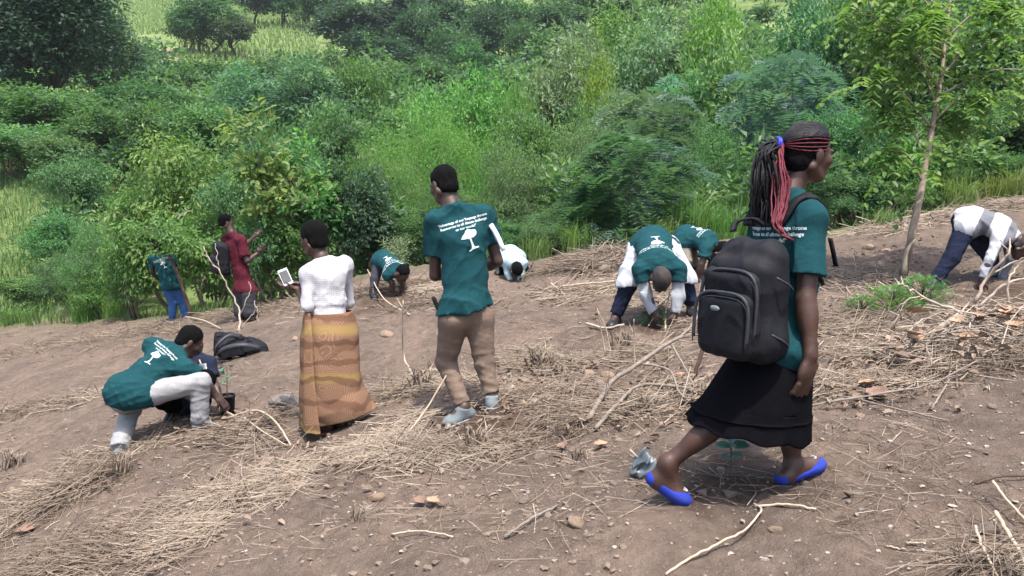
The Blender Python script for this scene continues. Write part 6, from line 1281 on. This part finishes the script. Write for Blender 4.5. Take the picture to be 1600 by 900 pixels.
for ln, r0, r1 in [([(1447, 556), (1452, 535), (1467, 515), (1500, 492)], .019, .022), ([(1474, 560), (1480, 535), (1488, 510), (1500, 494)], .010, .012), ([(1500, 490), (1440, 462), (1412, 448), (1402, 440)], .010, .005), ([(1412, 448), (1408, 432)], .005, .003), ([(1495, 500), (1530, 508), (1560, 525), (1585, 545)], .009, .006),
                   ([(1400, 540), (1440, 500), (1490, 505)], .006, .005), ([(1522, 474), (1548, 428), (1575, 395), (1578, 372)], .012, .004), ([(1548, 428), (1590, 408), (1625, 400)], .006, .003), ([(1575, 395), (1562, 375)], .005, .003), ([(1530, 480), (1570, 445), (1620, 436)], .010, .006), ([(1575, 475), (1575, 440), (1590, 415), (1620, 400)], .008, .004), ([(1500, 495), (1515, 470), (1520, 450)], .007, .003), ([(1540, 478), (1600, 480), (1640, 470)], .008, .005), ([(1408, 500), (1405, 480), (1425, 465), (1445, 468)], .006, .003), ([(1420, 545), (1430, 520), (1425, 500)], .006, .003)]:
    nq = 4*len(ln); V, f, c_ = tube(smooth_line([P(u, v, dq+.05*math.sin(u)) for u, v in ln], nq, .006), np.linspace(r0, r1, nq), 7); part('branch', V, [f, c_], M['twig'], br)
def big_leaf(u, v, wpx, mat, label, lift=.02, name='dead_leaf', d=None, par=None):
    p = sit(u, v, lift) if d is None else P(u, v, d); dist = (Vector(p)-camo.location).length; L = wpx*dist/F; th = np.linspace(0, 1, 7); V = []; a = random.random()*6.28
    for t in th:
        wd = L*.36*math.sin(math.pi*min(1, t*.92+.06))**.8; zc = L*.22*(t-.5)**2*2
        for s_ in (-1, -.5, 0, .5, 1): V.append((L*(t-.5), s_*wd, zc+abs(s_)**1.5*wd*.55+random.uniform(-.03, .03)*L))
    V = np.array(V); V = V@np.array(Matrix.Rotation(a, 3, 'Z')@Matrix.Rotation(random.uniform(-.4, .4), 3, 'X')).T+np.array(p); i = np.arange(6)[:, None]*5; j = np.arange(4)[None]; Q = np.stack([i+j, i+j+1, i+6+j, i+5+j], -1).reshape(-1, 4)
    V2 = V+np.array([0, 0, .002]); o = obj(name, mesh_np(name, np.vstack([V, V2])-np.array(p), [np.vstack([Q[:, ::-1], Q+len(V)])], mat, True), par, **({} if par else dict(label=label, cat='leaf'))); o.location = p if par is None else p-par.location
for a in [(657, 800, 26, M['red_leaf'], 'curled reddish dead leaf at the lower edge of the straw mat'), (677, 800, 22, M['dead_leaf'], 'pale dead leaf right beside the curled reddish one'), (880, 696, 24, M['red_leaf'], 'orange-brown dead leaf right of the oblong stone'), (1372, 622, 40, M['red_leaf'], 'large orange-brown curled leaf on the litter right of the black skirt'), (1355, 612, 30, M['dead_leaf'], 'pale curled leaf left of the large orange-brown one'),
          (1078, 610, 26, M['red_leaf'], 'reddish dead leaf close left of the black skirt'), (1062, 600, 26, M['dead_leaf'], 'dead leaf left of the reddish one near the black skirt'), (1072, 632, 24, M['red_leaf'], 'reddish dead leaf under the fallen branch tip'), (1398, 540, 34, M['red_leaf'], 'reddish leaf on red soil left of the brush pile'), (940, 690, 24, M['dead_leaf'], 'dead leaf below the base of the fallen branch'), (40, 820, 24, M['red_leaf'], 'reddish dead leaf in the straw at the left edge'), (1310, 572, 26, M['dead_leaf'], 'pale dead leaf right of the hand of the walking woman')]: big_leaf(*a)
for k in range(12): big_leaf(1425+random.uniform(0, 200), 470+random.uniform(0, 60), random.uniform(20, 34), M['dead_leaf'], 'large tan dead leaf caught in the brush pile', 0, 'dead_leaf', dq+random.uniform(-.25, .1), br)
# green weeds and seedlings
def low_plant(u, v, wpx, hpx, key, name, cat, label, tint=(1, 1, 1)):
    h_, w_, cm, tm = PROTO[key]; p = sit(u, v); dist = p.y/cp; t = thing(name, label, cat, p); t.rotation_euler = (0, 0, random.random()*6.28); sx = wpx*dist/F/w_; t.scale = (sx, sx, hpx*dist/F/h_)
    for nm, me in (('leaves', cm), ('stem', tm)): o = obj(nm, me, t); o.color = (*tint, 1)
low_plant(1392, 497, 78, 54, 'fern_low', 'green_weed', 'plant', 'low bright green feathery weed at the foot of the leaning trunk', (.75, .85, .75)); low_plant(1345, 500, 46, 36, 'fern_low', 'green_weed', 'plant', 'smaller green weed left of the feathery weed', (.7, .8, .75)); low_plant(1440, 490, 70, 58, 'fern_low', 'green_weed', 'plant', 'green weed between the feathery weed and the brush pile', (.65, .8, .75))
low_plant(1020, 505, 44, 26, 'fern_low', 'seedling', 'plant', 'small dark green seedling between the hands of the bent man in the white coat', (.45, .7, .7)); low_plant(1500, 375, 30, 50, 'olive_small', 'green_weed', 'plant', 'thin weed behind the legs of the striped-shirt bender'); low_plant(100, 505, 40, 34, 'olive_small', 'green_weed', 'plant', 'small pale weed at the left field edge', (1.2, 1, .8))
make_grass('dry_tuft', 25, 46, .22, .06, .007); PROTO['dry_tuft'][2].materials[0] = M['straw']
for u, v, h, lab in [(190, 738, 46, 'dry stubble tuft on the slope left of the bare strip'), (20, 738, 44, 'dry stubble tuft at the left edge above the straw row'), (110, 722, 30, 'dry stubble tuft on the straw row below the squatting man'), (745, 700, 60, 'dark stubble stump in the straw right of the standing man'), (1010, 640, 40, 'dry tuft left of the black skirt'), (560, 830, 34, 'dry stubble in the lower middle'), (300, 770, 34, 'dry tuft at the left tip of the pale straw'), (975, 545, 50, 'dry tuft below the shoe of the bent man'), (905, 720, 34, 'dry tuft right of the oblong stone'),
                    (250, 555, 30, 'dry tuft behind the back of the squatting man'), (660, 610, 46, 'dry tuft left of the khaki trousers'), (845, 575, 50, 'dry tuft right of the brown stones'), (1505, 880, 50, 'dry tuft in the lower right corner'), (1580, 895, 60, 'larger dry tuft in the lower right corner')]: low_plant(u, v, h*1.3, h, 'dry_tuft', 'dry_tuft', 'tuft', lab)
# seedling in front, its leaves broad and blue-green
p = sit(1140, 748); t = thing('seedling', 'young seedling with broad blue-green leaves below the hem of the black skirt', 'plant', p); V, f, c_ = tube(smooth_line([p, p+Vector((.004, 0, .08)), p+Vector((0, 0, .17))], 6), .003, 5); part('stem', V, [f, c_], M['leaf_feather'], t)
M['seedling_leaf'] = plain('seedling_leaf', (.07, .20, .13), (.05, .15, .10), 20, .5, 0, 0)
for a, L, z in ((2.6, .075, .15), (-.3, .085, .16), (4.4, .08, .17), (1.2, .07, .17), (5.6, .06, .12), (4.0, .07, .11)):
    V, f, k = leaves(np.array([p+Vector((0, 0, z))]), np.array([[math.cos(a), math.sin(a), .15]]), np.array([[0, -.5, 1.0]]), L, L*.75, True, .1); part('leaf', V, [f], M['seedling_leaf'], t, False)
# crumpled plastic bag
M['film'] = plain('film', (.13, .155, .18), (.06, .075, .09), 14, .35, 0, 0, spec=.6); p = np.array(sit(1004, 752)); t = thing('plastic_bag', 'crumpled dark grey plastic bag beside the rear blue shoe', 'bag', Vector(p)); S = Solid(.004); S.ell(p+np.array([0, 0, .05]), ((.055, 0, .01), (0, .05, 0), (0, 0, .055)), .02); S.ell(p+np.array([.015, -.02, .085]), ((.04, 0, 0), (0, .03, 0), (.02, 0, .03)), .02); S.ell(p+np.array([-.02, -.03, .02]), ((.045, 0, 0), (0, .03, 0), (0, 0, .03)), .02); S.fold(wrinkle(61, .030, .035)); solid('film', S, M['film'], t)
V, f, c_ = tube(smooth_line([p+np.array([-.03, -.02, .09]), p+np.array([-.065, -.02, .13])], 4), [.008, .006, .006, .004], 6); part('tie', V, [f, c_], M['pale_wood'], t)
# potted seedling
p = np.array(sit(356, 648)); dist = p[1]/cp; h_ = 32*dist/F; r1, r0 = 12.5*dist/F, 10.5*dist/F; t = thing('plant_pot', 'black plastic nursery pot with a thin seedling beside the squatting man', 'plant pot', Vector(p))
prof = [(r0*.98, 0), (r0, .004), (r1*.98, h_-.02), (r1*1.05, h_-.018), (r1*1.05, h_), (r1*.96, h_), (r1*.92, h_-.02)]; th = np.arange(32)/32*2*math.pi; V = np.array([(p[0]+a*math.cos(q), p[1]+a*math.sin(q), p[2]+z) for a, z in prof for q in th]); i = np.arange(len(prof)-1)[:, None]*32; j = np.arange(32)[None]; k = (j+1) % 32; part('pot', V, [np.stack([i+j, i+k, i+32+k, i+32+j], -1).reshape(-1, 4)], M['nylon'], t)
S = Solid(.005); S.ell(p+np.array([0, 0, h_-.022]), ((r1*.92, 0, 0), (0, r1*.92, 0), (0, 0, .014)), .01); S.fold(wrinkle(63, .01, .03)); o, V, Q = solid('earth', S, M['dark_wood'], t)
V, f, c_ = tube(smooth_line([p+np.array([0, 0, h_-.02]), p+np.array([.006, 0, h_+.12]), p+np.array([.012, 0, h_+.27])], 8), np.linspace(.005, .003, 8), 5); part('stem', V, [f, c_], M['bark'], t)
rr_ = np.random.default_rng(5); n_ = 26; c = p+np.stack([.01+0*np.arange(n_), 0*np.arange(n_), h_+.10+.17*rr_.random(n_)], 1); d = rr_.normal(size=(n_, 3))*np.array([1, 1, .4]); V, f, k = leaves(c+unit(d)*.02, d, np.tile([0, 0, 1.0], (n_, 1))+rr_.normal(0, .3, (n_, 3)), .06, .022); part('leaves', V, [f], M['seedling_leaf'], t, False)
# the black bag lying on the ground
p = np.array(sit(374, 561)); dist = p[1]/cp; k_ = dist/F; t = thing('backpack', 'black backpack lying crumpled on the ground behind the squatting man', 'backpack', Vector(p)); S = Solid(.009)
S.ell(p+np.array([-14*k_, .05, 16*k_]), ((26*k_, 0, 6*k_), (0, .18, 0), (-4*k_, 0, 20*k_)), .05); S.ell(p+np.array([18*k_, .05, 14*k_]), ((26*k_, 0, -4*k_), (0, .18, 0), (0, 0, 15*k_)), .05); S.ell(p+np.array([-26*k_, 0, 24*k_]), ((12*k_, 0, 4*k_), (0, .12, 0), (0, 0, 18*k_)), .04); S.fold(wrinkle(71, .045, .16)); solid('main_bag', S, M['nylon'], t)
for ln in ([(-30, -.16, 10), (-10, -.20, 22), (16, -.19, 26), (38, -.10, 18)], [(-34, -.12, 6), (-24, -.2, 26), (-10, -.1, 38), (4, 0, 33)]):
    V, Q = ribbon(smooth_line([p+np.array([a*k_, b, c*k_]) for a, b, c in ln], 14), (0, .5, .8), .05, .014); part('shoulder_strap', V, [Q], M['nylon_grey'], t)
S = Solid(.007); S.box(p+np.array([-4*k_, -.15, 14*k_]), ((18*k_, 0, 5*k_), (0, .04, .01), (-2*k_, 0, 9*k_)), .03); S.fold(wrinkle(72, .012, .08)); solid('pocket', S, M['nylon_grey'], t)
# ------------------------------------------------------------------ the air between here and the far slope
m = bpy.data.materials.new('air'); m.use_nodes = True; n = m.node_tree; n.nodes.clear(); o_ = n.nodes.new('ShaderNodeOutputMaterial'); pv = n.nodes.new('ShaderNodeVolumePrincipled')
pv.inputs['Color'].default_value = (.80, .90, .93, 1); pv.inputs['Density'].default_value = .00028; pv.inputs['Anisotropy'].default_value = .2; n.links.new(pv.outputs[0], o_.inputs['Volume'])
zl = float(GZ.min())-1.0; zh = 0.0
for o in COL.objects:
    if o.type == 'MESH' and o.name.split('.')[0] not in ('ground',):
        pass
lo = np.array([GX.min()-1, GY.min()-1, zl]); hi = np.array([GX.max()+1, GY.max()+1, float(GZ.max())+12])
V = np.array([[x, y, z] for x in (lo[0], hi[0]) for y in (lo[1], hi[1]) for z in (lo[2], hi[2])]); Q = np.array([[0, 1, 3, 2], [4, 6, 7, 5], [0, 4, 5, 1], [2, 3, 7, 6], [0, 2, 6, 4], [1, 5, 7, 3]])
obj('haze', mesh_np('haze', V, [Q], m, False), kind='stuff', label='thin pale haze in the air over the valley')
